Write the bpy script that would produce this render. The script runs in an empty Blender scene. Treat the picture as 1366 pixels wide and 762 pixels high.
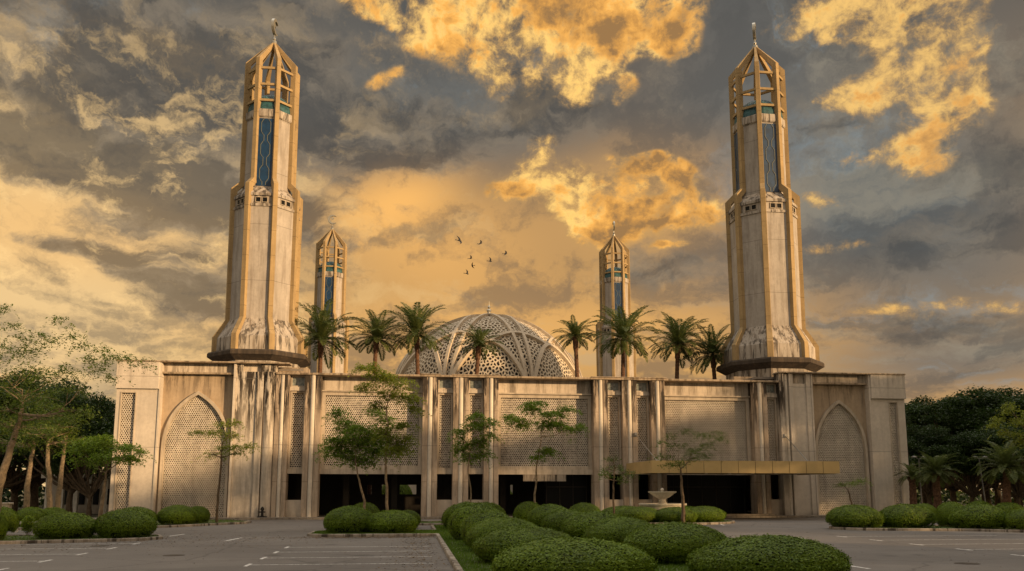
import bpy, bmesh, math, random
import numpy as np
from math import sin, cos, tan, pi, radians, sqrt, atan2
from mathutils import Vector, Matrix
from mathutils.geometry import delaunay_2d_cdt

scene = bpy.context.scene
COL = scene.collection
# ------------------------------------------------------------------ camera
FPX = 1100.0; PITCH = radians(8.2); YAW = radians(6.93); Y0 = 496.5; CAMH = 2.2
cd = bpy.data.cameras.new('camera'); cam = bpy.data.objects.new('camera', cd); COL.objects.link(cam)
cam.location = (0, 0, CAMH); cam.rotation_euler = (pi/2 + PITCH, 0, -YAW)
cd.sensor_width = 36.0; cd.lens = FPX/1366*36; cd.shift_y = (Y0-381)/1366; cd.clip_end = 3000; cd.clip_start = .1
scene.camera = cam
_F = (sin(YAW)*cos(PITCH), cos(YAW)*cos(PITCH), sin(PITCH)); _R = (cos(YAW), -sin(YAW), 0)
_U = (_R[1]*_F[2], -_R[0]*_F[2], _R[0]*_F[1]-_R[1]*_F[0])
def ray(px, py):
    a = (px-683)/FPX; b = (Y0-py)/FPX
    return [_F[i]+a*_R[i]+b*_U[i] for i in range(3)]
def at(px, py, Y):
    r = ray(px, py); t = Y/r[1]; return Vector((r[0]*t, Y, CAMH+r[2]*t))
def gr(px, py, z=0.0):
    r = ray(px, py); t = (z-CAMH)/r[2]; return Vector((r[0]*t, r[1]*t, z))
# ------------------------------------------------------------------ light
SUN_AZ = 130.0; SUN_EL = 9.5           # azimuth clockwise from +Y
sd = (sin(radians(SUN_AZ))*cos(radians(SUN_EL)), cos(radians(SUN_AZ))*cos(radians(SUN_EL)), sin(radians(SUN_EL)))
sl = bpy.data.lights.new('sun', 'SUN'); so = bpy.data.objects.new('sun', sl); COL.objects.link(so)
sl.energy = 4.7; sl.angle = radians(1.5); sl.color = (1.0, .66, .34)
so.rotation_euler = Vector(sd).to_track_quat('Z', 'Y').to_euler(); so.location = (60, -50, 40)
vs = scene.view_settings; vs.view_transform = 'Standard'; vs.look = 'None'; vs.exposure = 0.2; vs.gamma = 1.0
vs.use_curve_mapping = False
scene.render.engine = 'CYCLES'
scene.cycles.use_denoising = True
scene.cycles.max_bounces = 6; scene.cycles.transparent_max_bounces = 8

# ------------------------------------------------------------------ node helper
class NT:
    def __init__(s, tree): s.t = tree; s.n = tree.nodes; s.l = tree.links
    def node(s, ty, **kw):
        n = s.n.new(ty)
        for k, v in kw.items(): setattr(n, k, v)
        return n
    def put(s, sock, v):
        if isinstance(v, bpy.types.NodeSocket): s.l.new(v, sock)
        elif v is not None:
            if isinstance(v, (tuple, list)) and len(v) == 3 and sock.type == 'RGBA': v = (*v, 1)
            sock.default_value = v
    def math(s, op, a, b=None, c=None, clamp=False):
        n = s.node('ShaderNodeMath', operation=op, use_clamp=clamp)
        s.put(n.inputs[0], a); s.put(n.inputs[1], b)
        if c is not None: s.put(n.inputs[2], c)
        return n.outputs[0]
    def vec(s, op, a, b=None):
        n = s.node('ShaderNodeVectorMath', operation=op); s.put(n.inputs[0], a)
        if b is not None: s.put(n.inputs[1], b)
        return n.outputs['Value'] if op in ('LENGTH', 'DOT_PRODUCT') else n.outputs[0]
    def comb(s, x, y, z):
        n = s.node('ShaderNodeCombineXYZ'); s.put(n.inputs[0], x); s.put(n.inputs[1], y); s.put(n.inputs[2], z); return n.outputs[0]
    def sep(s, v):
        n = s.node('ShaderNodeSeparateXYZ'); s.put(n.inputs[0], v); return n.outputs
    def noise(s, v, scale, detail=4, rough=.55, dist=0, lac=2.0):
        n = s.node('ShaderNodeTexNoise'); s.put(n.inputs['Vector'], v); s.put(n.inputs['Scale'], scale)
        s.put(n.inputs['Detail'], detail); s.put(n.inputs['Roughness'], rough); s.put(n.inputs['Distortion'], dist)
        s.put(n.inputs['Lacunarity'], lac)
        return n.outputs['Fac']
    def smooth(s, v, a, b, lo=0.0, hi=1.0):
        n = s.node('ShaderNodeMapRange', interpolation_type='SMOOTHSTEP'); s.put(n.inputs[0], v)
        s.put(n.inputs[1], a); s.put(n.inputs[2], b); s.put(n.inputs[3], lo); s.put(n.inputs[4], hi); return n.outputs[0]
    def mix(s, f, a, b):
        n = s.node('ShaderNodeMix', data_type='RGBA'); s.put(n.inputs[0], f); s.put(n.inputs[6], a); s.put(n.inputs[7], b); return n.outputs[2]

# ------------------------------------------------------------------ sky
def build_world():
    w = bpy.data.worlds.new('World'); scene.world = w; w.use_nodes = True
    k = NT(w.node_tree); k.n.clear()
    K = 10.0                                            # the Background runs at 0.1
    tc = k.node('ShaderNodeTexCoord'); d = k.vec('NORMALIZE', tc.outputs['Generated'])
    x, y, z = k.sep(d)
    u = k.math('ARCTAN2', x, y); v = k.math('ARCSINE', z)
    uv = k.comb(u, v, 0.0)
    def uvp(px, py):
        r = ray(px, py); L = sqrt(sum(c*c for c in r)); return atan2(r[0], r[1]), math.asin(r[2]/L)
    def total(bl):
        """sum of soft elliptical patches; each patch is read at uv plus nothing times the sum so far, which keeps the shader compact"""
        acc = None
        for b in bl:
            px, py, rx, ry, rot, w = b
            cu, cv = uvp(px, py); c, s_ = cos(radians(rot)), sin(radians(rot)); sx, sy = FPX/rx, FPX/ry
            if rot == 0:
                n = k.node('ShaderNodeVectorMath', operation='MULTIPLY_ADD'); k.put(n.inputs[0], uv); n.inputs[1].default_value = (sx, sy, 0); n.inputs[2].default_value = (-cu*sx, -cv*sy, 0); q = n.outputs[0]
            else:
                n = k.node('ShaderNodeMapping', vector_type='TEXTURE'); k.put(n.inputs[0], uv)
                n.inputs['Location'].default_value = (cu, cv, 0); n.inputs['Rotation'].default_value = (0, 0, radians(rot)); n.inputs['Scale'].default_value = (1/sx, 1/sy, 1); q = n.outputs[0]
            # falloff 1/(1+d^2)^2-like bump: max(0, 1-d^2)^2 * w
            d2 = k.vec('DOT_PRODUCT', q, q); m = k.math('SUBTRACT', 1.0, d2, None, True); m = k.math('MULTIPLY', m, m)
            acc = k.math('MULTIPLY_ADD', m, w, 0.0 if acc is None else acc)
        return acc
    # cloud-plane coordinates (clouds flatten towards the horizon)
    zz = k.math('ADD', k.math('MAXIMUM', z, 0.0), .16)
    cp = k.comb(k.math('DIVIDE', x, zz), k.math('DIVIDE', y, zz), 0.0)
    sky = k.node('ShaderNodeTexSky', sky_type='NISHITA'); sky.sun_disc = False
    sky.sun_elevation = radians(SUN_EL); sky.sun_rotation = radians(SUN_AZ); sky.air_density = 1.4; sky.dust_density = 3.0
    def C(r, g, b): return (r*K, g*K, b*K)
    # domain warp shared by all layers, so that edges fray
    wv = k.node('ShaderNodeTexNoise'); k.put(wv.inputs['Vector'], uv); wv.inputs['Scale'].default_value = 7.0; wv.inputs['Detail'].default_value = 6; wv.inputs['Roughness'].default_value = .62
    wof = k.vec('SUBTRACT', wv.outputs['Color'], (.5, .5, .5)); wo = k.vec('SCALE', wof); wo.node.inputs['Scale'].default_value = .11
    uw = k.vec('ADD', uv, wo)
    wc = k.vec('SCALE', wof); wc.node.inputs['Scale'].default_value = .6
    cw = k.vec('ADD', cp, wc)
    # veil of cloud: tone by height
    lowm = k.smooth(v, .58, .12)
    base = k.mix(lowm, C(.092, .090, .084), C(.56, .31, .105))
    left = k.math('MULTIPLY', k.smooth(u, .02, -.40), k.smooth(v, .56, .36), None)
    base = k.mix(k.math('MULTIPLY', left, .85), base, C(.80, .55, .26))
    glow = k.math('MINIMUM', total([(560, 310, 240, 130, -20, .6), (520, 265, 230, 60, 28, .45), (860, 260, 260, 120, 0, .45), (880, 420, 330, 90, 0, .25), (560, 450, 420, 70, 0, .45), (60, 300, 260, 90, 0, .4)]), 1.0)
    base = k.mix(glow, base, C(.88, .46, .13))
    right = k.math('MINIMUM', total([(1270, 350, 330, 170, 0, .85), (1180, 140, 330, 200, 0, .6), (980, 120, 180, 160, 0, .5), (1290, 490, 300, 60, 0, .60), (520, 130, 280, 130, 0, .55), (190, 540, 140, 60, 0, .6), (120, 60, 330, 130, 0, .55), (960, 360, 170, 80, 0, .45), (690, 160, 330, 110, 0, .6), (330, 180, 260, 150, 0, .5), (1150, 250, 260, 130, 0, .5)]), 1.0)
    base = k.mix(right, base, C(.120, .126, .122))
    # long lit and unlit streaks of the veil
    ns = k.noise(k.vec('MULTIPLY', cw, (1, 1.25, 1)), 1.5, 8, .60, .2)
    base = k.mix(k.math('MULTIPLY', k.smooth(ns, .50, .64), .50), base, k.mix(k.smooth(u, -.1, .45), C(.74, .47, .19), C(.30, .26, .19)))
    ns2 = k.noise(k.vec('MULTIPLY', cw, (1.2, 1.0, 1)), 2.3, 7, .60, .2)
    base = k.mix(k.math('MULTIPLY', k.smooth(ns2, .46, .62), .55), base, C(.078, .076, .072))
    # blue-ish breaks high up and at the right
    nb = k.noise(cw, 2.0, 7, .62, .2)
    gapc = k.mix(.85, sky.outputs[0], C(.25, .32, .36))
    gap = k.math('MULTIPLY', k.smooth(nb, .55, .72), k.math('MAXIMUM', k.smooth(v, .34, .50), k.math('MULTIPLY', k.smooth(u, .25, .5), .6)))
    base = k.mix(k.math('MULTIPLY', gap, .70), base, gapc)
    # darker grey cloud banks
    dk = total([(120, 228, 330, 60, -6, 1.3), (300, 280, 260, 60, -16, 1.1), (200, 200, 220, 60, -20, .6), (90, 70, 360, 150, 0, 1.15), (330, 110, 260, 180, 0, .9), (150, 350, 90, 24, -8, .9), (60, 326, 80, 16, 0, .9),
                (280, 400, 150, 40, -4, 1.0), (250, 345, 200, 40, -12, .7), (420, 300, 120, 60, -30, .35), (110, 430, 200, 46, 0, .6), (1200, 340, 320, 50, 3, .8), (1230, 440, 170, 36, 0, .9), (1050, 200, 200, 120, 0, .5), (760, 120, 160, 70, 0, .5),
                (900, 350, 130, 40, 0, .5), (780, 230, 90, 40, -20, .3), (1200, 470, 120, 26, 0, .6), (480, 170, 240, 130, 0, .85), (640, 160, 260, 90, 0, .8), (1320, 250, 220, 120, 0, .7)])
    n2 = k.noise(k.vec('MULTIPLY', uw, (1.0, 2.4, 1)), 5.0, 9, .62, .1)
    dmv = k.math('ADD', n2, k.math('MULTIPLY', dk, .22))
    dm = k.smooth(dmv, .56, .72)
    n2b = k.noise(k.vec('MULTIPLY', uw, (1.0, 1.8, 1)), 12.0, 6, .62, .1)
    dcol = k.mix(k.smooth(k.math('ADD', n2b, k.math('MULTIPLY', k.math('SUBTRACT', .72, dmv), 1.2)), .38, .70), C(.064, .061, .057), C(.215, .175, .128))
    base = k.mix(k.math('MULTIPLY', dm, k.smooth(u, .1, .5, .76, .55)), base, dcol)
    # bright frayed cream fringe where the left banks open
    nf = k.noise(k.vec('MULTIPLY', uw, (1.0, 1.7, 1)), 9.0, 8, .66, .1)
    fr = k.math('MULTIPLY', k.smooth(nf, .50, .64), k.math('MULTIPLY', k.smooth(u, .05, -.3), k.smooth(v, .60, .36)))
    base = k.mix(k.math('MULTIPLY', fr, .55), base, C(1.0, .66, .28))
    # gold sun-lit cumulus
    gd = total([(500, 0, 80, 30, -12, 1.1), (555, 28, 110, 46, -14, 1.3), (640, 48, 110, 60, -12, 1.3), (745, 15, 190, 66, 0, 1.3), (690, 88, 74, 54, 10, 1.2), (780, 55, 80, 90, 0, 1.2), (764, 112, 38, 36, 0, 1.0), (870, 25, 100, 52, 10, 1.1),
                (828, 120, 40, 22, 30, .55), (900, 55, 46, 40, 0, .7), (516, 104, 46, 14, 25, .42), (712, 205, 46, 30, 30, 1.05), (690, 252, 56, 24, 4, 1.2), (755, 250, 70, 48, -28, 1.15), (790, 296, 74, 42, -18, 1.2),
                (850, 286, 130, 40, 3, 1.2), (938, 288, 60, 28, 0, 1.1), (865, 217, 42, 18, 8, 1.0), (905, 238, 50, 30, -35, 1.0), (820, 238, 70, 36, 0, .9), (890, 326, 38, 9, 0, .9),
                (1130, 20, 130, 46, 0, 1.0), (1200, 20, 140, 56, 0, 1.1), (1250, 62, 90, 70, 0, 1.15), (1290, 110, 48, 66, -10, 1.15), (1190, 110, 100, 60, 20, .95), (1262, 142, 58, 38, 10, 1.0), (1110, 130, 70, 28, -10, .8),
                (1200, 196, 100, 22, 4, .95), (1218, 216, 62, 28, 0, 1.05), (1085, 268, 60, 15, -6, .75), (1110, 330, 60, 12, 0, .4), (1220, 408, 90, 12, 0, .7), (1300, 415, 100, 14, 0, .6)])
    gv = k.vec('MULTIPLY', uv, (1.0, 1.15, 1))
    n3 = k.noise(gv, 13.0, 8, .66, .3)
    n3b = k.noise(gv, 42.0, 6, .66, .3)
    n3w = k.noise(k.vec('MULTIPLY', gv, (1, 1.5, 1)), 4.5, 4, .5, .2)
    gs = k.math('ADD', k.math('ADD', k.math('ADD', n3, k.math('MULTIPLY', k.math('SUBTRACT', n3w, .5), .8)), k.math('MULTIPLY', k.math('SUBTRACT', n3b, .5), .70)), k.math('MULTIPLY', k.math('MINIMUM', gd, .95), .32))
    gate = k.smooth(gd, .0, .26)
    gm = k.math('MULTIPLY', k.smooth(gs, .605, .85), gate)
    halo = k.math('MULTIPLY', k.smooth(gs, .50, .72), gate)
    base = k.mix(k.math('MULTIPLY', halo, .62), base, C(.46, .275, .105))
    off = k.vec('ADD', gv, (-.010, .012, 0))
    n3o = k.noise(off, 13.0, 5, .60, .3)
    n4 = k.noise(gv, 17.0, 6, .55, .2); n4o = k.noise(k.vec('ADD', gv, (-.008, .011, 0)), 17.0, 6, .55, .2)
    puff = k.math('ADD', k.math('MULTIPLY', k.math('SUBTRACT', n3o, n3), -2.0), k.math('MULTIPLY', k.math('SUBTRACT', n4o, n4), -1.6))
    tone = k.math('ADD', k.math('ADD', k.smooth(n3w, .38, .60, .85, .12), puff), k.smooth(gs, 1.0, .72, -.25, .35))
    tone = k.math('MINIMUM', k.math('MAXIMUM', tone, 0.0), 1.0)
    rp = k.node('ShaderNodeValToRGB'); k.put(rp.inputs[0], tone); cr = rp.color_ramp
    cr.elements[0].position = 0.0; cr.elements[0].color = (.30, .165, .065, 1)
    cr.elements[1].position = 1.0; cr.elements[1].color = (1.0, .61, .175, 1)
    e = cr.elements.new(.35); e.color = (.60, .29, .070, 1)
    e = cr.elements.new(.7); e.color = (.90, .44, .095, 1)
    gcol = k.vec('SCALE', rp.outputs[0]); gcol.node.inputs['Scale'].default_value = K
    dim = k.smooth(u, .34, .56, 1.0, .72)
    col = k.mix(k.math('MULTIPLY', gm, k.math('MULTIPLY', dim, .95)), base, gcol)
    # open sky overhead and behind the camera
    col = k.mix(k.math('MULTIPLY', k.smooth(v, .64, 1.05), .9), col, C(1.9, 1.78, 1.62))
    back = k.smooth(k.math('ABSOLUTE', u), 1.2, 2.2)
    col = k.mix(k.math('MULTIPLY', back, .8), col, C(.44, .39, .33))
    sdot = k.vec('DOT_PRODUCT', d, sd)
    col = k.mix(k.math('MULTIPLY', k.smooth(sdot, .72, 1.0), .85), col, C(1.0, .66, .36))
    # below the horizon: ground tone
    col = k.mix(k.smooth(z, -.005, -.03), col, C(.06, .05, .04))
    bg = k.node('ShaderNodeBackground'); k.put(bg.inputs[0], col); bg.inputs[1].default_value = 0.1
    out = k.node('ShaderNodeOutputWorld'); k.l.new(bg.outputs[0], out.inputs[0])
    w.cycles.sampling_method = 'MANUAL'; w.cycles.sample_map_resolution = 512
build_world()

# ------------------------------------------------------------------ materials
def mat(name):
    m = bpy.data.materials.new(name); m.use_nodes = True; k = NT(m.node_tree)
    b = k.n['Principled BSDF']; return m, k, b
def plain(name, col, rough=.6, metal=0.0, spec=.4, var=.12, scale=3.0, bump=0.0):
    m, k, b = mat(name); g = k.node('ShaderNodeNewGeometry')
    n = k.noise(g.outputs['Position'], scale, 5, .6)
    c = k.mix(k.smooth(n, .3, .7), tuple(max(0, c*(1-var)) for c in col), tuple(min(1, c*(1+var)) for c in col))
    k.put(b.inputs['Base Color'], c); b.inputs['Roughness'].default_value = rough; b.inputs['Metallic'].default_value = metal
    b.inputs['Specular IOR Level'].default_value = spec
    if bump:
        bp = k.node('ShaderNodeBump'); bp.inputs['Strength'].default_value = bump; bp.inputs['Distance'].default_value = .02
        k.put(bp.inputs['Height'], k.noise(g.outputs['Position'], scale*12, 5)); k.l.new(bp.outputs[0], b.inputs['Normal'])
    return m
def concrete(name, col, streak=.35, black=.15, grime=(.13, .095, .065), top=None, topd=3.0, joint=None, foot=None, panelv=0.0):
    """painted concrete with rain streaks, black algae patches and panel joints"""
    m, k, b = mat(name); g = k.node('ShaderNodeNewGeometry'); P = g.outputs['Position']
    x, y, z = k.sep(P)
    c = k.mix(k.smooth(k.noise(P, .45, 4), .3, .7), tuple(v*.86 for v in col), tuple(min(1, v*1.07) for v in col))
    c = k.mix(k.math('MULTIPLY', k.smooth(k.noise(P, 3.5, 8, .65), .42, .62), .30), c, tuple(v*.7 for v in col))
    # vertical streaks
    sv = k.vec('MULTIPLY', P, (2.6, 2.6, .22))
    ns = k.noise(sv, 1.0, 7, .62)
    lvl = k.smooth(ns, .44, .66)
    if top is not None:
        tm = k.smooth(k.math('ADD', z, k.math('MULTIPLY', k.math('SUBTRACT', k.noise(k.vec('MULTIPLY', P, (1.6, 1.6, .2)), 1.0, 4), .5), topd*1.6)), top-topd, top, .25, 1.25)
        lvl = k.math('MULTIPLY', lvl, tm)
    c = k.mix(k.math('MULTIPLY', lvl, streak, None, True), c, grime)
    nb = k.noise(k.vec('MULTIPLY', P, (2.6, 2.6, .30)), 1.1, 8, .66)
    bl = k.smooth(nb, .50-.05*(black > .9), .60-.05*(black > .9))
    if top is not None: bl = k.math('MULTIPLY', bl, tm)
    c = k.mix(k.math('MULTIPLY', bl, black, None, True), c, (.045, .036, .028))
    if joint:
        fz = k.math('FRACT', k.math('DIVIDE', z, joint))
        c = k.mix(k.math('MULTIPLY', k.smooth(k.math('ABSOLUTE', k.math('SUBTRACT', fz, .5)), .5-.035/joint, .5), .75), c, tuple(v*.25 for v in col))
    if foot is not None:
        fm = k.smooth(k.math('ADD', z, k.math('MULTIPLY', k.noise(P, 1.2, 5), 1.2)), foot+1.3, foot+.3)
        c = k.mix(k.math('MULTIPLY', fm, .55), c, (.12, .09, .06))
    k.put(b.inputs['Base Color'], c)
    b.inputs['Roughness'].default_value = .85; b.inputs['Specular IOR Level'].default_value = .25
    bp = k.node('ShaderNodeBump'); bp.inputs['Strength'].default_value = .25; bp.inputs['Distance'].default_value = .03
    k.put(bp.inputs['Height'], k.noise(P, 9.0, 8, .6)); k.l.new(bp.outputs[0], b.inputs['Normal'])
    return m
def leafmat(name, c1, c2, c3=None, trans=.35, rough=.5, scale=.7, tired=0.0):
    m, k, b = mat(name); g = k.node('ShaderNodeNewGeometry'); oi = k.node('ShaderNodeObjectInfo')
    n = k.noise(g.outputs['Position'], scale, 4, .6)
    c = k.mix(k.smooth(n, .32, .68), c1, c2)
    rnd = g.outputs['Random Per Island']
    c = k.mix(k.math('MULTIPLY', rnd, .55), c, c3 or tuple(v*1.5 for v in c2))
    c = k.mix(k.math('MULTIPLY', oi.outputs['Random'], .3), c, tuple(v*.7 for v in c1))
    if tired:
        c = k.mix(k.math('MULTIPLY', k.smooth(k.noise(g.outputs['Position'], 1.6, 6, .65), .52, .66), tired), c, (.085, .080, .020))
        c = k.mix(k.math('MULTIPLY', k.smooth(k.noise(g.outputs['Position'], 4.5, 3, .6), .50, .66), .12), c, tuple(v*.45 for v in c1))
    k.put(b.inputs['Base Color'], c); b.inputs['Roughness'].default_value = rough; b.inputs['Specular IOR Level'].default_value = .2
    tr = k.node('ShaderNodeBsdfTranslucent'); k.put(tr.inputs[0], k.mix(.5, c, tuple(min(1, v*2.0) for v in c2)))
    mx = k.node('ShaderNodeMixShader'); mx.inputs[0].default_value = trans
    k.l.new(b.outputs[0], mx.inputs[1]); k.l.new(tr.outputs[0], mx.inputs[2])
    k.l.new(mx.outputs[0], k.n['Material Output'].inputs[0])
    return m
M = {}
M['wall'] = concrete('cream_wall', (.62, .535, .435), .50, .35, top=12.0, topd=4.0, foot=0.0)
M['wing_wall'] = concrete('wing_wall', (.63, .56, .475), .30, .14, top=12.6, topd=2.2, joint=5.6, foot=0.0)
M['rough_wall'] = concrete('worn_ochre_wall', (.46, .355, .245), .40, .45, top=12.0, topd=3.0)
M['stained_wall'] = concrete('stained_wall', (.60, .53, .445), .8, .95, top=12.4, topd=7, joint=5.6, foot=0.0)
M['fin'] = concrete('weathered_fin', (.50, .40, .305), .85, 1.0, top=11.7, topd=6.0, joint=2.93)
M['column'] = concrete('pale_column', (.70, .63, .53), .3, .14, top=11.7, topd=3.0, joint=5.86)
M['coping'] = concrete('grimy_coping', (.42, .33, .235), .7, .5)
M['lattice'] = concrete('lattice_cement', (.64, .57, .475), .22, .10)
M['frame'] = concrete('frame_cement', (.56, .48, .38), .30, .15)
M['tower'] = concrete('tower_panel', (.45, .405, .355), .34, .14, joint=5.3)
M['tower_base'] = concrete('tower_base_panel', (.48, .425, .36), .75, .8)
M['rib'] = concrete('tower_rib', (.42, .30, .15), .22, .10, joint=2.35)
M['ledge'] = concrete('black_ledge', (.06, .047, .036), .5, .8)
M['dome_rib'] = concrete('dome_rib', (.60, .50, .37), .15, .05)
M['dome_web'] = concrete('dome_web', (.64, .54, .40), .12, .05)
M['gold'] = plain('gold_cladding', (.52, .38, .17), .5, .2, var=.08, scale=.8)
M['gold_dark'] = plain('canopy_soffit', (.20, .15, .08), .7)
M['glass'] = plain('dark_glass', (.008, .008, .007), .35, 0, .15)
M['pane'] = plain('weathered_pane', (.20, .22, .20), .25, 0, .6, var=.5, scale=4)
M['inner'] = plain('hall_interior', (.045, .038, .03), .9)  # the hall's shade is put into this near-black base colour
M['blue'] = plain('blue_glass', (.006, .036, .095), .4, 0, .5, var=.3, scale=2)
M['teal'] = plain('teal_copper', (.025, .085, .095), .55, .0, .4, var=.45, scale=2.5)
M['tracery'] = plain('tracery_metal', (.17, .18, .15), .5)
M['post'] = plain('post_paint', (.13, .125, .115), .6)
M['metal'] = plain('grey_metal', (.30, .29, .27), .4, .7)
M['silver'] = plain('finial_metal', (.42, .40, .34), .35, .7)
M['white'] = plain('white_paint', (.66, .62, .54), .6)
M['roof'] = plain('roof_screed', (.22, .19, .16), .9)
M['dshell'] = plain('dome_glass', (.05, .05, .05), .35, 0, .5, var=.3, scale=1.5)
M['stone'] = concrete('fountain_stone', (.56, .50, .40), .2, .12)
M['black'] = plain('bird_feather', (.008, .007, .006), .7)
M['bark'] = plain('pale_bark', (.24, .18, .115), .9, var=.35, scale=5, bump=.4)
M['darkbark'] = plain('dark_bark', (.12, .085, .052), .9, var=.35, scale=5, bump=.4)
M['palmbark'] = plain('palm_bark', (.12, .062, .035), .9, var=.5, scale=7, bump=.8)
M['hedge'] = leafmat_hedge = leafmat('hedge_leaf', (.052, .100, .006), (.110, .185, .010), (.24, .32, .02), trans=.1, tired=.22)
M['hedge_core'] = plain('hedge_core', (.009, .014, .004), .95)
M['tree'] = leafmat('tree_leaf', (.075, .140, .012), (.145, .235, .022), (.26, .32, .035))
M['park'] = leafmat('park_leaf', (.048, .088, .011), (.090, .145, .020), (.18, .20, .03))
M['tree_lime'] = leafmat('lime_leaf', (.11, .16, .018), (.19, .235, .028), (.32, .30, .04))
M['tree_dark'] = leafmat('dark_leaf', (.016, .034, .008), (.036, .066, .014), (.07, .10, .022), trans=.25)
M['palm'] = leafmat('palm_leaf', (.045, .072, .018), (.085, .115, .028), (.17, .17, .05), trans=.25)
M['grass'] = leafmat('grass_blade', (.06, .13, .010), (.10, .18, .015), (.13, .16, .03), trans=.3)
M['soil'] = plain('lawn_ground', (.055, .075, .018), .95, var=.4, scale=2)
M['kerb'] = concrete('kerb_cement', (.36, .31, .25), .7, .9, joint=None)
M['paving'] = concrete('paving_slab', (.30, .26, .21), .3, .4)
# asphalt
m, k, b = mat('asphalt'); M['asphalt'] = m; g = k.node('ShaderNodeNewGeometry'); P = g.outputs['Position']
n1 = k.noise(P, .10, 6, .6); n2 = k.noise(P, 1.3, 8, .65); n3 = k.noise(P, 26, 4, .7)
c = k.mix(k.smooth(n1, .35, .65), (.100, .091, .083), (.155, .140, .125))
c = k.mix(k.math('MULTIPLY', k.smooth(n2, .45, .7), .35), c, (.09, .076, .066))
c = k.mix(k.math('MULTIPLY', k.smooth(n3, .4, .7), .35), c, (.27, .23, .195))
v_ = k.node('ShaderNodeTexVoronoi', feature='DISTANCE_TO_EDGE'); k.put(v_.inputs['Vector'], k.vec('ADD', P, k.vec('SCALE', k.comb(k.noise(P, .8, 5), k.noise(P, 1.1, 5), 0)))); v_.inputs['Scale'].default_value = .16
c = k.mix(k.math('MULTIPLY', k.smooth(v_.outputs[0], .012, .0), .55), c, (.05, .043, .038))
ow = k.node('ShaderNodeTexVoronoi'); k.put(ow.inputs['Vector'], P); ow.inputs['Scale'].default_value = .42
c = k.mix(k.math('MULTIPLY', k.smooth(k.math('ADD', ow.outputs['Distance'], k.math('MULTIPLY', n2, .35)), .36, .20), .7), c, (.035, .031, .028))
pv1 = k.node('ShaderNodeTexVoronoi'); k.put(pv1.inputs['Vector'], k.vec('MULTIPLY', P, (.06, .11, 0))); pv1.distance = 'CHEBYCHEV'; pv1.inputs['Scale'].default_value = 1
c = k.mix(k.math('MULTIPLY', k.smooth(k.sep(pv1.outputs['Color'])[0], .72, .74), .28), c, (.075, .068, .062))
# tyre-worn lanes, long dark smears
sm = k.noise(k.vec('MULTIPLY', P, (.10, .9, 1)), 1.0, 5, .55)
c = k.mix(k.math('MULTIPLY', k.smooth(sm, .52, .72), .35), c, (.085, .072, .062))
k.put(b.inputs['Base Color'], c); b.inputs['Roughness'].default_value = .78; b.inputs['Specular IOR Level'].default_value = .35
bp = k.node('ShaderNodeBump'); bp.inputs['Strength'].default_value = .35; bp.inputs['Distance'].default_value = .02
k.put(bp.inputs['Height'], n3); k.l.new(bp.outputs[0], b.inputs['Normal'])
m, k, b = mat('road_paint'); M['paint'] = m; g = k.node('ShaderNodeNewGeometry'); P = g.outputs['Position']
c = k.mix(k.smooth(k.noise(P, 7, 7, .7), .40, .62), (.78, .76, .72), (.34, .31, .28))
k.put(b.inputs['Base Color'], c); b.inputs['Roughness'].default_value = .8
m, k, b = mat('far_ground'); M['far'] = m
k.put(b.inputs['Base Color'], (.05, .05, .025, 1)); b.inputs['Roughness'].default_value = 1

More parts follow.
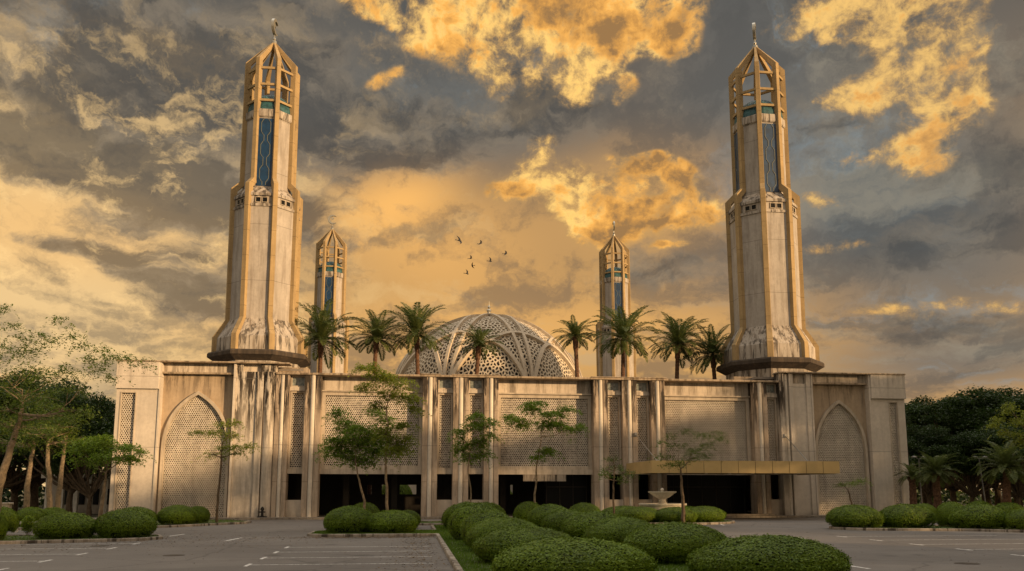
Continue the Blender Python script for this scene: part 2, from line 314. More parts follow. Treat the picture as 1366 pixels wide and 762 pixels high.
# ------------------------------------------------------------------ mesh helpers
class MB:
    def __init__(s): s.v = []; s.f = []; s.mi = []; s.nv = 0; s.cur = 0
    def add(s, vs, fs):
        o = len(s.v); s.v.extend([tuple(q) for q in vs]); s.f.extend([tuple(i+o for i in f) for f in fs]); s.mi.extend([s.cur]*len(fs)); return s
    def box(s, x0, x1, y0, y1, z0, z1):
        s.add([(x0,y0,z0),(x1,y0,z0),(x1,y1,z0),(x0,y1,z0),(x0,y0,z1),(x1,y0,z1),(x1,y1,z1),(x0,y1,z1)],
              [(0,3,2,1),(4,5,6,7),(0,1,5,4),(1,2,6,5),(2,3,7,6),(3,0,4,7)]); return s
    def bar(s, a, b, w, h=None, up=(0,0,1)):
        a = Vector(a); b = Vector(b); d = (b-a).normalized(); h = h or w; r = d.cross(Vector(up))
        if r.length < 1e-4: r = d.cross(Vector((1,0,0)))
        r.normalize(); t = r.cross(d).normalized(); vs = []
        for p in (a, b):
            for i, j in ((-1,-1),(1,-1),(1,1),(-1,1)): vs.append(p+r*(i*w/2)+t*(j*h/2))
        s.add(vs, [(0,1,2,3),(7,6,5,4),(0,4,5,1),(1,5,6,2),(2,6,7,3),(3,7,4,0)]); return s
    def tube(s, pts, rad, n=8, cap=True):
        pts = [Vector(p) for p in pts]; o = []; vs = []; fs = []
        rad = rad if isinstance(rad, (list, tuple)) else [rad]*len(pts)
        ref = Vector((0.31, 0.95, 0.05)).normalized()
        for i, p in enumerate(pts):
            d = (pts[min(i+1, len(pts)-1)]-pts[max(i-1, 0)]); d = d.normalized() if d.length > 1e-6 else Vector((0,0,1))
            rf = ref if abs(d.dot(ref)) < .95 else Vector((1,0,0))
            a = d.cross(rf).normalized(); b = d.cross(a).normalized()
            for j in range(n):
                t = 2*pi*j/n; vs.append(p+(a*cos(t)+b*sin(t))*rad[i])
        for i in range(len(pts)-1):
            for j in range(n): fs.append((i*n+j, i*n+(j+1)%n, (i+1)*n+(j+1)%n, (i+1)*n+j))
        if cap: fs.append(tuple(range(n-1, -1, -1))); fs.append(tuple((len(pts)-1)*n+j for j in range(n)))
        s.add(vs, fs); return s
    def lathe(s, prof, n=24, c=(0,0,0), rot=0.0, sx=1, sy=1):
        vs = []; fs = []
        for r, z in prof:
            for j in range(n):
                t = 2*pi*j/n+rot; vs.append((c[0]+r*cos(t)*sx, c[1]+r*sin(t)*sy, c[2]+z))
        for i in range(len(prof)-1):
            for j in range(n): fs.append((i*n+j, i*n+(j+1)%n, (i+1)*n+(j+1)%n, (i+1)*n+j))
        fs.append(tuple(range(n-1, -1, -1))); fs.append(tuple((len(prof)-1)*n+j for j in range(n)))
        s.add(vs, fs); return s
    def build(s, name, mats, parent=None, smooth=False, bevel=0, off=None):
        me = bpy.data.meshes.new(name)
        o = off if off is not None else (parent_world(parent) if parent else Vector((0,0,0)))
        V = np.array(s.v, dtype=np.float64).reshape(-1, 3)-np.array(o)
        me.from_pydata(V.tolist(), [], s.f)
        if not isinstance(mats, (list, tuple)): mats = [mats]
        for m in mats: me.materials.append(m)
        if len(mats) > 1: me.polygons.foreach_set('material_index', s.mi)
        if smooth: me.polygons.foreach_set('use_smooth', [True]*len(me.polygons))
        me.validate(); me.update()
        ob = bpy.data.objects.new(name, me); COL.objects.link(ob)
        if parent: ob.parent = parent
        if bevel:
            bm = ob.modifiers.new('bevel', 'BEVEL'); bm.width = bevel; bm.segments = 1; bm.limit_method = 'ANGLE'
        return ob
def parent_world(p):
    v = Vector((0,0,0))
    while p is not None: v += Vector(p.location); p = p.parent
    return v
def tag(o, label=None, cat=None, group=None, kind=None):
    if label: o['label'] = label
    if cat: o['category'] = cat
    if group: o['group'] = group
    if kind: o['kind'] = kind
    return o
def empty(name, loc, label=None, cat=None, group=None, rz=0):
    o = bpy.data.objects.new(name, None); COL.objects.link(o); o.location = loc; o.rotation_euler = (0, 0, rz); o.empty_display_size = .3
    return tag(o, label, cat, group)
def copy_tree(o, parent=None):
    c = o.copy(); COL.objects.link(c); c.parent = parent
    for ch in o.children: copy_tree(ch, c)
    return c
def fast_mesh(name, V, nper, mats, mi=None):
    """V: (n*nper,3) vertices, faces are consecutive runs of nper"""
    n = len(V)//nper; me = bpy.data.meshes.new(name)
    me.vertices.add(len(V)); me.vertices.foreach_set('co', V.astype(np.float32).ravel())
    me.loops.add(len(V)); me.loops.foreach_set('vertex_index', np.arange(len(V), dtype=np.int32))
    me.polygons.add(n); me.polygons.foreach_set('loop_start', np.arange(0, n*nper, nper, dtype=np.int32))
    me.polygons.foreach_set('loop_total', np.full(n, nper, dtype=np.int32))
    for m in mats: me.materials.append(m)
    if mi is not None: me.polygons.foreach_set('material_index', mi.astype(np.int32))
    me.update(calc_edges=True); return me
def obj(name, me, parent=None, loc=None):
    o = bpy.data.objects.new(name, me); COL.objects.link(o)
    if parent: o.parent = parent
    if loc is not None: o.location = loc
    return o
def leaves(C, N, size, rng, aspect=.55, tilt=.6):
    """quad leaves centred on C, roughly facing N"""
    n = len(C); N = N+rng.normal(0, tilt, (n, 3)); N /= np.linalg.norm(N, axis=1)[:, None]+1e-9
    a = np.cross(N, rng.normal(0, 1, (n, 3))); a /= np.linalg.norm(a, axis=1)[:, None]+1e-9
    b = np.cross(N, a); s = (size*rng.uniform(.65, 1.3, n))[:, None]
    V = np.empty((n, 4, 3)); V[:, 0] = C-a*s; V[:, 1] = C-b*s*aspect+N*s*.12; V[:, 2] = C+a*s; V[:, 3] = C+b*s*aspect+N*s*.12
    return V.reshape(-1, 3)

# ================================================================== ground
def sheet(name, x0, x1, y0, y1, z, m, kind='structure', th=None):
    mb = MB()
    if th: mb.box(x0, x1, y0, y1, z-th, z)
    else: mb.add([(x0,y0,z),(x1,y0,z),(x1,y1,z),(x0,y1,z)], [(0,1,2,3)])
    return tag(mb.build(name, m), kind=kind)
sheet('ground', -1500, 1500, -300, 2500, -.02, M['far'])
sheet('car_park', -60, 95, -45, 66.4, 0.0, M['asphalt'])
sheet('forecourt_pavement', -30, 50, 66.4, 68.6, .14, M['paving'], th=.16)
def island(name, poly, z=.14, kw=.16):
    """raised kerbed island: kerb ring and a soil top"""
    n = len(poly); P = [Vector((p[0], p[1], 0)) for p in poly]; c = sum(P, Vector((0,0,0)))/n
    def inset(d):
        out = []
        for i in range(n):
            a = (P[i]-P[i-1]).normalized(); b = (P[(i+1) % n]-P[i]).normalized()
            na = Vector((-a.y, a.x, 0)); nb = Vector((-b.y, b.x, 0)); mm = (na+nb)
            if mm.length < .1: mm = na
            mm.normalize(); out.append(P[i]+mm*d/max(.4, mm.dot(na)))
        return out
    I = inset(kw); B = inset(.02); mb = MB(); vs = []
    for ring, zz in ((P, -.01), (P, z-.03), (B, z), (I, z), (I, z-.05)): vs += [(q.x, q.y, zz) for q in ring]
    fs = []
    for r in range(4):
        for i in range(n): fs.append((r*n+i, r*n+(i+1) % n, (r+1)*n+(i+1) % n, (r+1)*n+i))
    mb.add(vs, fs); tag(mb.build('kerb', M['kerb']), kind='structure')
    mb = MB(); mb.add([(q.x, q.y, z-.045) for q in I], [tuple(range(n))])
    o = tag(mb.build('lawn', M['soil']), kind='structure'); return I, o
def in_poly(x, y, poly):
    c = np.zeros(len(x), bool); n = len(poly); j = n-1
    for i in range(n):
        xi, yi, xj, yj = poly[i][0], poly[i][1], poly[j][0], poly[j][1]
        if yi != yj:
            t = ((yi > y) != (yj > y)) & (x < (xj-xi)*(y-yi)/(yj-yi)+xi); c ^= t
        j = i
    return c
rg = np.random.default_rng(5)
def grass_on(poly, dens, h=.07):
    xs = [p[0] for p in poly]; ys = [p[1] for p in poly]; A = (max(xs)-min(xs))*(max(ys)-min(ys)); n = int(A*dens)
    x = rg.uniform(min(xs), max(xs), n); y = rg.uniform(min(ys), max(ys), n); m_ = in_poly(x, y, poly); x = x[m_]; y = y[m_]; n = len(x)
    an = rg.uniform(0, 2*pi, n); w = rg.uniform(.010, .02, n); hh = h*rg.uniform(.5, 1.4, n); lx = rg.normal(0, .03, n); ly = rg.normal(0, .03, n)
    V = np.empty((n, 3, 3)); V[:, 0] = np.c_[x-np.cos(an)*w, y-np.sin(an)*w, np.full(n, .09)]; V[:, 1] = np.c_[x+np.cos(an)*w, y+np.sin(an)*w, np.full(n, .09)]
    V[:, 2] = np.c_[x+lx, y+ly, .095+hh]; return V.reshape(-1, 3)
gv_ = []
def add_island(name, poly, dens):
    I, o = island(name, poly); gv_.append(grass_on([(q.x, q.y) for q in I], dens)); return I
def rounded(x0, x1, y0, y1, r, seg=4):
    out = []
    for cx, cy, a0 in ((x1-r, y0+r, -90), (x1-r, y1-r, 0), (x0+r, y1-r, 90), (x0+r, y0+r, 180)):
        for i in range(seg+1):
            a = radians(a0+90*i/seg); out.append((cx+r*cos(a), cy+r*sin(a)))
    return out
# central island with the two hedge rows, joined to the arm with the two round hedges at its left
add_island('central', [(1.25, 14), (10.4, 14), (10.4, 52.0), (1.25, 52.0), (1.25, 45.6), (-4.3, 45.6), (-5.0, 44.8), (-5.0, 41.9), (-4.3, 41.2), (1.25, 41.2)], 260)
add_island('lawn strip', rounded(-2.6, 10.4, 54.2, 58.4, .4), 60)
# left islands
add_island('left', [(-34, 33.0), (-20.5, 36.0), (-12.8, 38.6), (-11.7, 39.2), (-11.3, 40.4), (-11.8, 41.8), (-13, 42.4), (-34, 42.4)], 60)
add_island('left rear', [(-34, 50.5), (-17, 50.8), (-14.0, 53.5), (-11.0, 58.5), (-11.0, 60.2), (-13.0, 63.8), (-34, 64.2)], 30)
# right islands
add_island('right', [(24.3, 45.7), (25.2, 44.3), (30.5, 42.8), (36, 38.0), (62, 32.5), (62, 47.5), (26, 47.8), (24.6, 47.0)], 40)
add_island('right rear', [(34.5, 53.5), (62, 53.5), (62, 66.0), (45.5, 66.0), (36.0, 61)], 20)
# ring island with the fountain
FX, FY = at(884, 680, 57.5).x, 57.5
add_island('ring', [(FX+5.0*cos(2*pi*i/28), FY+4.6*sin(2*pi*i/28)) for i in range(28)], 40)
nl_ = 5200; lx_ = np.concatenate([rg.normal(-13, 5, nl_//4), rg.normal(0.3, .5, nl_//4), rg.uniform(-25, 40, nl_//4), rg.normal(-2, 2.5, nl_//4)]); ly_ = np.concatenate([rg.normal(39, 3.5, nl_//4), rg.uniform(14, 45, nl_//4), rg.uniform(14, 66, nl_//4), rg.normal(40.6, .5, nl_//4)])
LC = np.c_[lx_, ly_, np.full(len(lx_), .012)]; LC = LC[~((LC[:, 0] > 1.2) & (LC[:, 0] < 10.5))]
tag(obj('fallen_leaves', fast_mesh('fallen_leaves', leaves(LC, np.tile([0, 0, 1.0], (len(LC), 1)), .045, rg, .5, .12), 4, [plain('dry_leaf', (.14, .085, .03), .9, var=.6)])), 'scattered dry leaves on the asphalt along the kerbs', 'leaves', kind='stuff')
gme = fast_mesh('grass', np.concatenate(gv_), 3, [M['grass']]); tag(obj('grass', gme), 'short bright green grass on the kerbed islands', 'grass', kind='stuff')
# painted markings
def marking(mb, a, b, w):
    a = Vector((a[0], a[1], .004)); b = Vector((b[0], b[1], .004)); d = (b-a).normalized(); r = Vector((-d.y, d.x, 0))*w/2
    mb.add([a-r, b-r, b+r, a+r], [(0,1,2,3)])
mb = MB()
for i in range(6):
    y = 20.8+2.62*i
    marking(mb, (-4.75, y), (.75, y), .09); marking(mb, (-4.8, y-.45), (-4.8, y+.45), .12)
for i in range(6):
    y = 22.4+2.95*i
    marking(mb, (-11.5, y), (-19.0, y), .09); marking(mb, (-11.45, y-.5), (-11.45, y+.5), .12)
for i in range(7):
    y = 20.6+3.0*i
    marking(mb, (20.9, y), (29.0, y), .09); marking(mb, (20.85, y-.5), (20.85, y+.5), .13)
for (x0, y0), (x1, y1) in (((225, 715.6), (246, 712.6)), ((300, 722), (322, 717.6)), ((1060, 716.8), (1074, 718.2)), ((1134, 755), (1160, 759)), ((957, 698), (966, 701))):
    marking(mb, gr(x0, y0), gr(x1, y1), .14)
tag(mb.build('parking_markings', M['paint']), kind='structure')

mb = MB()
for px, py in ((133, 728.5), (700, 748), (1290, 752), (232, 741)):
    q = gr(px, py); mb.lathe([(.36, 0), (.36, .006)], 20, (q.x, q.y, 0))
tag(mb.build('drain_covers', M['ledge']), kind='structure')
# ================================================================== lattice
def lattice_cells(rects_or_fn, x0, x1, z0, z1, y, pitch, depth=.15, seed=0, fn=None):
    """pierced screen: each cell is a square ring round a star-like opening, with real thickness"""
    rng = np.random.default_rng(seed); nx = max(1, round((x1-x0)/pitch)); nz = max(1, round((z1-z0)/(pitch*.88)))
    px = (x1-x0)/nx; pz = (z1-z0)/nz; V = []; F = []
    k8 = np.arange(8)*pi/4; outer = np.array([(1,0),(1,1),(0,1),(-1,1),(-1,0),(-1,-1),(0,-1),(1,-1)])*.5
    ii, jj = np.meshgrid(np.arange(nx), np.arange(nz), indexing='ij'); ii = ii.ravel(); jj = jj.ravel()
    cx = x0+(ii+.25+.5*(jj % 2))*px; cz = z0+(jj+.5)*pz
    if fn is not None:
        keep = fn(cx, cz); ii, jj, cx, cz = ii[keep], jj[keep], cx[keep], cz[keep]
    n = len(cx); odd = ((ii+jj) % 2)
    r = np.where(odd[:, None] == 1, np.where(np.arange(8) % 2 == 0, .38, .34)[None], np.where(np.arange(8) % 2 == 0, .31, .41)[None])
    r = np.minimum(r*rng.uniform(.80, 1.18, (n, 1))*rng.uniform(.88, 1.12, (n, 8))*1.08, .47)
    O = np.stack([cx[:, None]+outer[None, :, 0]*px, np.full((n, 8), y), cz[:, None]+outer[None, :, 1]*pz], -1)
    I = np.stack([cx[:, None]+r*np.cos(k8)*px, np.full((n, 8), y), cz[:, None]+r*np.sin(k8)*pz], -1)
    B = I.copy(); B[..., 1] += depth
    A = np.concatenate([O, I, B], 1).reshape(-1, 3)
    base = (np.arange(n)*24)[:, None]
    fs = []
    for q in range(8):
        q2 = (q+1) % 8
        fs.append(np.concatenate([base+q, base+8+q, base+8+q2, base+q2], 1)); fs.append(np.concatenate([base+8+q, base+16+q, base+16+q2, base+8+q2], 1))
    return A, np.concatenate(fs)
def mesh_idx(name, V, F, m):
    me = bpy.data.meshes.new(name); me.vertices.add(len(V)); me.vertices.foreach_set('co', V.astype(np.float32).ravel())
    nl = F.size; me.loops.add(nl); me.loops.foreach_set('vertex_index', F.astype(np.int32).ravel())
    me.polygons.add(len(F)); me.polygons.foreach_set('loop_start', np.arange(0, nl, F.shape[1], dtype=np.int32))
    me.polygons.foreach_set('loop_total', np.full(len(F), F.shape[1], dtype=np.int32))
    me.materials.append(m); me.update(calc_edges=True); me.validate(); return me

# ================================================================== mosque front building
FY0 = 68.0
bld = empty('mosque_building', (10, 68, 0), 'long cream mosque front range with pierced screens, fins and two pointed arches', 'mosque')
B0 = parent_world(bld)
def part(name, m, mb, parent=None, **kw): return mb.build(name, m, parent or bld, **kw)
def lat(x0, x1, z0, z1, y, pitch=.168, parent=None, seed=1, fn=None):
    V, F = lattice_cells(None, x0, x1, z0, z1, y, pitch, seed=seed, fn=fn)
    pw = parent_world(parent or bld); return obj('lattice_panel', mesh_idx('lattice_panel', V-np.array(pw), F, M['lattice']), parent or bld)
def frame_rect(x0, x1, z0, z1, y0, y1, w, mb=None):
    mb = mb or MB(); mb.box(x0, x0+w, y0, y1, z0, z1); mb.box(x1-w, x1, y0, y1, z0, z1)
    mb.box(x0+w, x1-w, y0, y1, z0, z0+w); mb.box(x0+w, x1-w, y0, y1, z1-w, z1); return mb
def cluster(x0, x1, ztop, dark=True):
    w = x1-x0; fw = w*.335
    part('fin', M['fin'], MB().box(x0, x0+fw, 68.0, 69.4, .14, ztop), bevel=.015)
    part('fin', M['fin'], MB().box(x1-fw, x1, 68.0, 69.4, .14, ztop), bevel=.015)
    mb = MB(); cx = (x0+x1)/2; r = (w-2*fw)/2-.01
    mb.lathe([(r, .14), (r, ztop)], 20, (cx, 68.14, 0)); part('column', M['column'], mb)
    part('wall', M['fin'], MB().box(x0+fw, x1-fw, 68.55, 69.3, .14, ztop-.01))
Zc = 11.55
def strip_bay(x0, x1, seed):
    # window box
    f = part('window', M['frame'], frame_rect(x0+.03, x1-.03, 10.62, Zc-.02, 68.55, 68.85, .10))
    mb = MB().box(x0+.13, x1-.13, 68.72, 68.76, 10.72, Zc-.12)
    part('pane', M['pane'], mb, f)
    g = MB(); zc = (10.72+Zc-.12)/2
    g.box((x0+x1)/2-.02, (x0+x1)/2+.02, 68.69, 68.715, 10.72, Zc-.12); part('glazing_bar', M['metal'], g, f)
    part('wall', M['wall'], MB().box(x0, x1, 68.45, 69.3, 10.30, 10.615))
    fr = part('screen_frame', M['frame'], frame_rect(x0+.02, x1-.02, 3.95, 10.28, 68.62, 68.9, .14))
    lat(x0+.16, x1-.16, 4.09, 10.14, 68.80, seed=seed)
    part('beam', M['frame'], MB().box(x0, x1, 68.5, 69.2, 3.58, 3.945))
    part('low_wall', M['wall'], MB().box(x0, x1, 68.35, 68.8, .14, 1.48))
def big_bay(x0, x1, seed, board=False):
    part('frieze_panel', M['wall'], MB().box(x0, x1, 69.05, 69.4, 10.42, Zc))
    part('ledge', M['frame'], MB().box(x0, x1, 68.72, 69.3, 10.30, 10.415))
    part('screen_frame', M['frame'], frame_rect(x0+.01, x1-.01, 3.98, 10.295, 68.9, 69.25, .28))
    lat(x0+.29, x1-.29, 4.26, 10.01, 69.08, seed=seed)
    part('beam', M['frame'], MB().box(x0, x1, 68.75, 69.3, 3.56, 3.975))
clusters = [(-10.98, -9.90), (-8.66, -7.38), (.85, 2.11), (3.37, 4.66), (5.92, 7.14), (15.2, 16.45), (17.70, 18.96), (20.18, 21.42), (29.32, 30.57)]
strips = [(-9.90, -8.66), (2.11, 3.37), (4.66, 5.92), (16.45, 17.70), (18.96, 20.18), (30.57, 31.70)]
bays = [(-7.38, .85), (7.14, 15.2), (21.42, 29.32)]
for a, b_ in clusters: cluster(a, b_, Zc)
for i, (a, b_) in enumerate(strips): strip_bay(a, b_, 10+i)
for i, (a, b_) in enumerate(bays): big_bay(a, b_, 20+i)
part('parapet', M['coping'], MB().box(-11.0, 31.7, 67.86, 69.6, Zc, 11.72), bevel=.02)
for a, b_ in [(.6, 2.3), (3.2, 7.3), (15.0, 21.6)]: part('coping_block', M['coping'], MB().box(a, b_, 67.80, 69.62, 11.724, 11.80), bevel=.02)
# body of the centre range: roof, hall inside
part('roof', M['roof'], MB().box(-11.0, 31.7, 69.605, 76.5, 11.0, 11.4))
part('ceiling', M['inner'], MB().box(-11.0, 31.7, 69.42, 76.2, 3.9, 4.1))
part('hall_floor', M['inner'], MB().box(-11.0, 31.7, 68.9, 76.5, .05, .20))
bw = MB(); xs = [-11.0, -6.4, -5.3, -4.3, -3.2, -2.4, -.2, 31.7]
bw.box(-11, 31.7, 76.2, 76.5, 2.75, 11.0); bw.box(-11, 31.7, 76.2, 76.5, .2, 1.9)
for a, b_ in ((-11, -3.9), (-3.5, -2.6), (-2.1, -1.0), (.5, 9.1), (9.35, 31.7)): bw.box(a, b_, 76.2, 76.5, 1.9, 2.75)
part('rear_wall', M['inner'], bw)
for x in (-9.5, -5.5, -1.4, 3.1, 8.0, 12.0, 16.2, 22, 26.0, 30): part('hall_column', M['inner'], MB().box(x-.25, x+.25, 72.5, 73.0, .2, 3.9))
# recessed glazed doors in the entrance bay and beside bay 2
for x0, x1, y in ((21.5, 29.25, 70.6), (11.6, 15.1, 70.9)):
    f = MB(); n = round((x1-x0)/1.3); st = (x1-x0)/n
    for i in range(n+1): f.box(x0+i*st-.03, x0+i*st+.03, y-.04, y+.04, .2, 3.6)
    f.box(x0, x1, y-.035, y+.035, 2.5, 2.58); fr = part('door_frame', M['inner'], f)
    part('door_pane', M['glass'], MB().box(x0, x1, y-.012, y+.012, .2, 3.88), fr)
part('entrance_step', M['paving'], MB().box(20.2, 30.6, 67.2, 68.0, .145, .28))
for i, (x0, x1) in enumerate(((9.28, 10.85), (10.88, 11.6), (11.63, 12.9))):
    part('hanging_board', M['kerb'], MB().box(x0, x1, 68.60, 68.66, 3.0, 3.555))

# ---- wings
def arch_pts(cx, w, zs, za, z0, n=16):
    """pointed arch outline, left foot over the apex to the right foot"""
    h = w/2; rise = za-zs; L = [(cx-h, z0), (cx-h, zs)]
    p0 = Vector((cx-h, zs)); p1 = Vector((cx-h*.98, zs+rise*.60)); p2 = Vector((cx-h*.42, zs+rise*.86)); p3 = Vector((cx, za))
    for i in range(1, n+1):
        t = i/n; q = p0*(1-t)**3+p1*3*t*(1-t)**2+p2*3*t*t*(1-t)+p3*t**3; L.append((q.x, q.y))
    return L+[(2*cx-x, z) for x, z in reversed(L[:-1])]
def wing(xo0, xo1, xi0, xi1, side, bandz):
    """outer block xo0..xo1, arch bay xi0..xi1"""
    # outer block: solid behind, recessed strip screen
    top = 12.5
    lo, hi = (xo0+.38, xo0+1.45) if side < 0 else (xo1-1.45, xo1-.75)
    mb = MB(); mb.box(xo0, lo, 68.0, 69.0, .0, bandz); mb.box(hi, xo1, 68.0, 69.0, .0, bandz)
    mb.box(lo, hi, 68.0, 69.0, 0, .75); mb.box(lo, hi, 68.0, 69.0, bandz-.32, bandz)
    part('outer_wall', M['wing_wall'], mb)
    lat(lo, hi, .75, bandz-.32, 68.18, seed=31)
    part('edge_trim', M['frame'], frame_rect(lo-.07, hi+.07, .68, bandz-.25, 67.95, 68.0, .07))
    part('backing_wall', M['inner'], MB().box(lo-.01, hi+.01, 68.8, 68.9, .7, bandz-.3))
    a, b_ = (xo0-.06, xo1) if side < 0 else (xo0, xo1+.06)
    part('parapet_band', M['wing_wall'], MB().box(a, b_, 67.78, 69.0, bandz+.004, top-.12), bevel=.02)
    # arch bay
    cx = (xi0+xi1)/2; w = xi1-xi0-.35; O = arch_pts(cx, w, 5.6, 10.15, .14); Iw = w-.44; I = arch_pts(cx, Iw, 5.55, 9.86, .14)
    n = len(O); mb = MB(); vs = []
    for y in (68.35, 68.8):
        vs += [(x, y, z) for x, z in O]; vs += [(x, y, z) for x, z in I]
    fs = []
    for i in range(n-1):
        fs += [(i, i+1, n+i+1, n+i), (2*n+i, 3*n+i, 3*n+i+1, 2*n+i+1), (i, 2*n+i, 2*n+i+1, i+1), (n+i, n+i+1, 3*n+i+1, 3*n+i)]
    mb.add(vs, fs); part('arch_frame', M['frame'], mb)
    # spandrel wall round the arch
    mb = MB(); zt = 11.50; y = 68.62; vs = [(x, y, z) for x, z in O]
    vs += [(xi0, y, .14), (xi0, y, zt), (cx, y, zt), (xi1, y, zt), (xi1, y, .14)]
    k0 = len(O); mid = (n-1)//2; fs = []
    # quads by pairing outline points with points projected onto the rectangle border
    vs = []; 
    for x, z in O: vs.append((x, y, z))
    for i, (x, z) in enumerate(O):
        if i <= mid: t = i/mid
        else: t = (n-1-i)/mid
        sx = xi0 if i <= mid else xi1
        zb = z if i in (0, 1, n-1, n-2) else z+(zt-z)*((z-5.6)/(10.15-5.6))
        if z <= 5.6: vs.append((sx, y, z))
        else:
            u_ = (z-5.6)/(10.15-5.6)
            if u_ < .55: vs.append((sx, y, 5.6+(zt-5.6)*u_/.55))
            else: vs.append((sx+(cx-sx)*(u_-.55)/.45, y, zt))
    fs = [(i, n+i, n+i+1, i+1) for i in range(n-1)]
    mb = MB().add(vs, fs); part('spandrel_wall', M['rough_wall'], mb)
    Ia = np.array(I)
    def inside(X, Z):
        zz = Ia[:mid+1, 1]; xx = Ia[:mid+1, 0]
        lim = np.interp(Z, zz, cx-xx); return (np.abs(X-cx) < lim+.06) & (Z < 9.92)
    lat(cx-Iw/2, cx+Iw/2, .15, 9.9, 68.66, seed=33, fn=inside)
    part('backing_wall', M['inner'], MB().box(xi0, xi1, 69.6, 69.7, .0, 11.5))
    part('ledge', M['coping'], MB().box(xi0, xi1, 68.12, 68.9, 11.50, 11.64))
    part('frieze_panel', M['wall'], MB().box(xi0, xi1, 68.5, 69.0, 11.644, 12.36))
    # deep reveals at both sides
    part('reveal', M['wing_wall'], MB().box(xi0-.12, xi0, 67.9, 69.0, .14, 12.36)); part('reveal', M['wing_wall'], MB().box(xi1, xi1+.16, 67.92, 69.0, .14, 12.36))
wing(-23.2, -19.99, -19.87, -14.29, -1, 10.21)
wing(40.13, 43.3, 34.75, 39.97, 1, 10.25)
# stained wall between left arch and centre
part('stained_wall', M['stained_wall'], MB().box(-14.12, -12.46, 68.1, 69.0, .14, 11.75))
part('frieze_panel', M['wall'], MB().box(-13.6, -12.2, 68.4, 69.0, 11.754, 12.36)); part('reveal', M['stained_wall'], MB().box(-14.12, -13.6, 68.1, 69.0, 11.754, 12.36))
part('pilaster', M['stained_wall'], MB().box(-12.455, -11.95, 67.95, 69.0, .14, 11.75)); part('reveal', M['stained_wall'], MB().box(-12.2, -11.0, 68.1, 69.0, 11.754, 12.36))
part('column', M['stained_wall'], MB().lathe([(.47, .14), (.47, 5.0), (.49, 5.004), (.49, 5.5), (.47, 5.504), (.47, 11.75)], 24, (-11.46, 68.3, 0)), smooth=False)
part('wall', M['stained_wall'], MB().box(-11.95, -10.985, 68.5, 69.0, .14, 11.75))
part('coping', M['coping'], MB().box(-23.32, -9.9, 67.7, 69.1, 12.38, 12.5), bevel=.02)
part('rear_parapet', M['coping'], MB().box(-11.0, -8.6, 69.12, 70.5, 11.725, 12.3))
# right of centre
part('fin', M['stained_wall'], MB().box(31.705, 32.15, 67.9, 69.0, .14, 12.36)); part('column', M['column'], MB().lathe([(.20, .14), (.20, 12.3)], 18, (32.38, 68.22, 0)))
part('fin', M['wing_wall'], MB().box(32.60, 32.95, 67.9, 69.0, .14, 12.36)); part('wall', M['fin'], MB().box(32.155, 32.595, 68.45, 69.0, .14, 12.36))
part('pier_wall', M['wing_wall'], MB().box(32.955, 34.2, 68.12, 69.0, .14, 11.5)); part('pilaster', M['wing_wall'], MB().box(34.205, 34.62, 67.98, 69.0, .14, 12.36))
part('frieze_panel', M['wall'], MB().box(32.955, 34.2, 68.4, 69.0, 11.504, 12.36))
part('coping', M['coping'], MB().box(31.6, 43.42, 67.7, 69.1, 12.38, 12.5), bevel=.02)
part('rear_parapet', M['coping'], MB().box(28.4, 31.58, 69.9, 70.6, 11.4, 12.3))
# wing bodies
mb = MB(); mb.box(-23.2, -22.9, 69.0, 88, 0, 12.38); mb.box(-23.2, -9.0, 87.7, 88, 0, 12.379); part('side_wall', M['wing_wall'], mb)
mb = MB(); mb.box(43.0, 43.3, 69.0, 88, 0, 12.38); mb.box(30, 43.3, 87.7, 88, 0, 12.379); part('side_wall', M['wing_wall'], mb)
mb = MB(); mb.box(-9.3, -9.0, 76.5, 87.7, 0, 12.3); mb.box(30, 30.3, 76.5, 87.7, 0, 12.3); part('court_wall', M['wing_wall'], mb)
part('wing_roof', M['roof'], MB().box(-22.9, -9.0, 69.11, 87.7, 12.0, 12.2)); part('wing_roof', M['roof'], MB().box(30.0, 43.0, 69.11, 87.7, 12.0, 12.2))

# ---- canopy
CL = at(869.3, 631, 60.5); CR = at(1120.7, 631.7, 60.5); WL = at(834, 634, 68)
cz0, cz1 = CL.z, at(869.3, 614.4, 60.5).z
can = empty('entrance_canopy', ((CL.x+CR.x)/2, 64, cz0), 'gold clad flat canopy over the entrance, hung on thin steel stays', 'canopy')
def cpanel(p, q, n):
    p = Vector(p); q = Vector(q); d = (q-p)/n; nn = Vector((d.y, -d.x, 0)).normalized()*.05
    for i in range(n):
        a = p+d*i+d.normalized()*.022; b2 = p+d*(i+1)-d.normalized()*.022
        mb = MB(); mb.add([(a.x, a.y, cz0), (b2.x, b2.y, cz0), (b2.x-nn.x, b2.y-nn.y, cz0), (a.x-nn.x, a.y-nn.y, cz0), (a.x, a.y, cz1), (b2.x, b2.y, cz1), (b2.x-nn.x, b2.y-nn.y, cz1), (a.x-nn.x, a.y-nn.y, cz1)],
                          [(0,3,2,1),(4,5,6,7),(0,1,5,4),(1,2,6,5),(2,3,7,6),(3,0,4,7)])
        mb.build('fascia_panel', M['gold'], can)
cpanel((CL.x, 60.5, 0), (CR.x, 60.5, 0), 11); cpanel((WL.x, 67.6, 0), (CL.x, 60.5, 0), 5); cpanel((CR.x, 60.5, 0), (CR.x, 67.6, 0), 5)
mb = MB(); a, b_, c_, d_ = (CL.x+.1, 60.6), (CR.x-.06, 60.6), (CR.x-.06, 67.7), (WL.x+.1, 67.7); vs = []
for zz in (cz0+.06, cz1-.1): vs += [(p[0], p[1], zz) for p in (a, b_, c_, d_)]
mb.add(vs, [(0,3,2,1),(4,5,6,7),(0,1,5,4),(1,2,6,5),(2,3,7,6),(3,0,4,7)]); mb.build('soffit', M['gold_dark'], can)
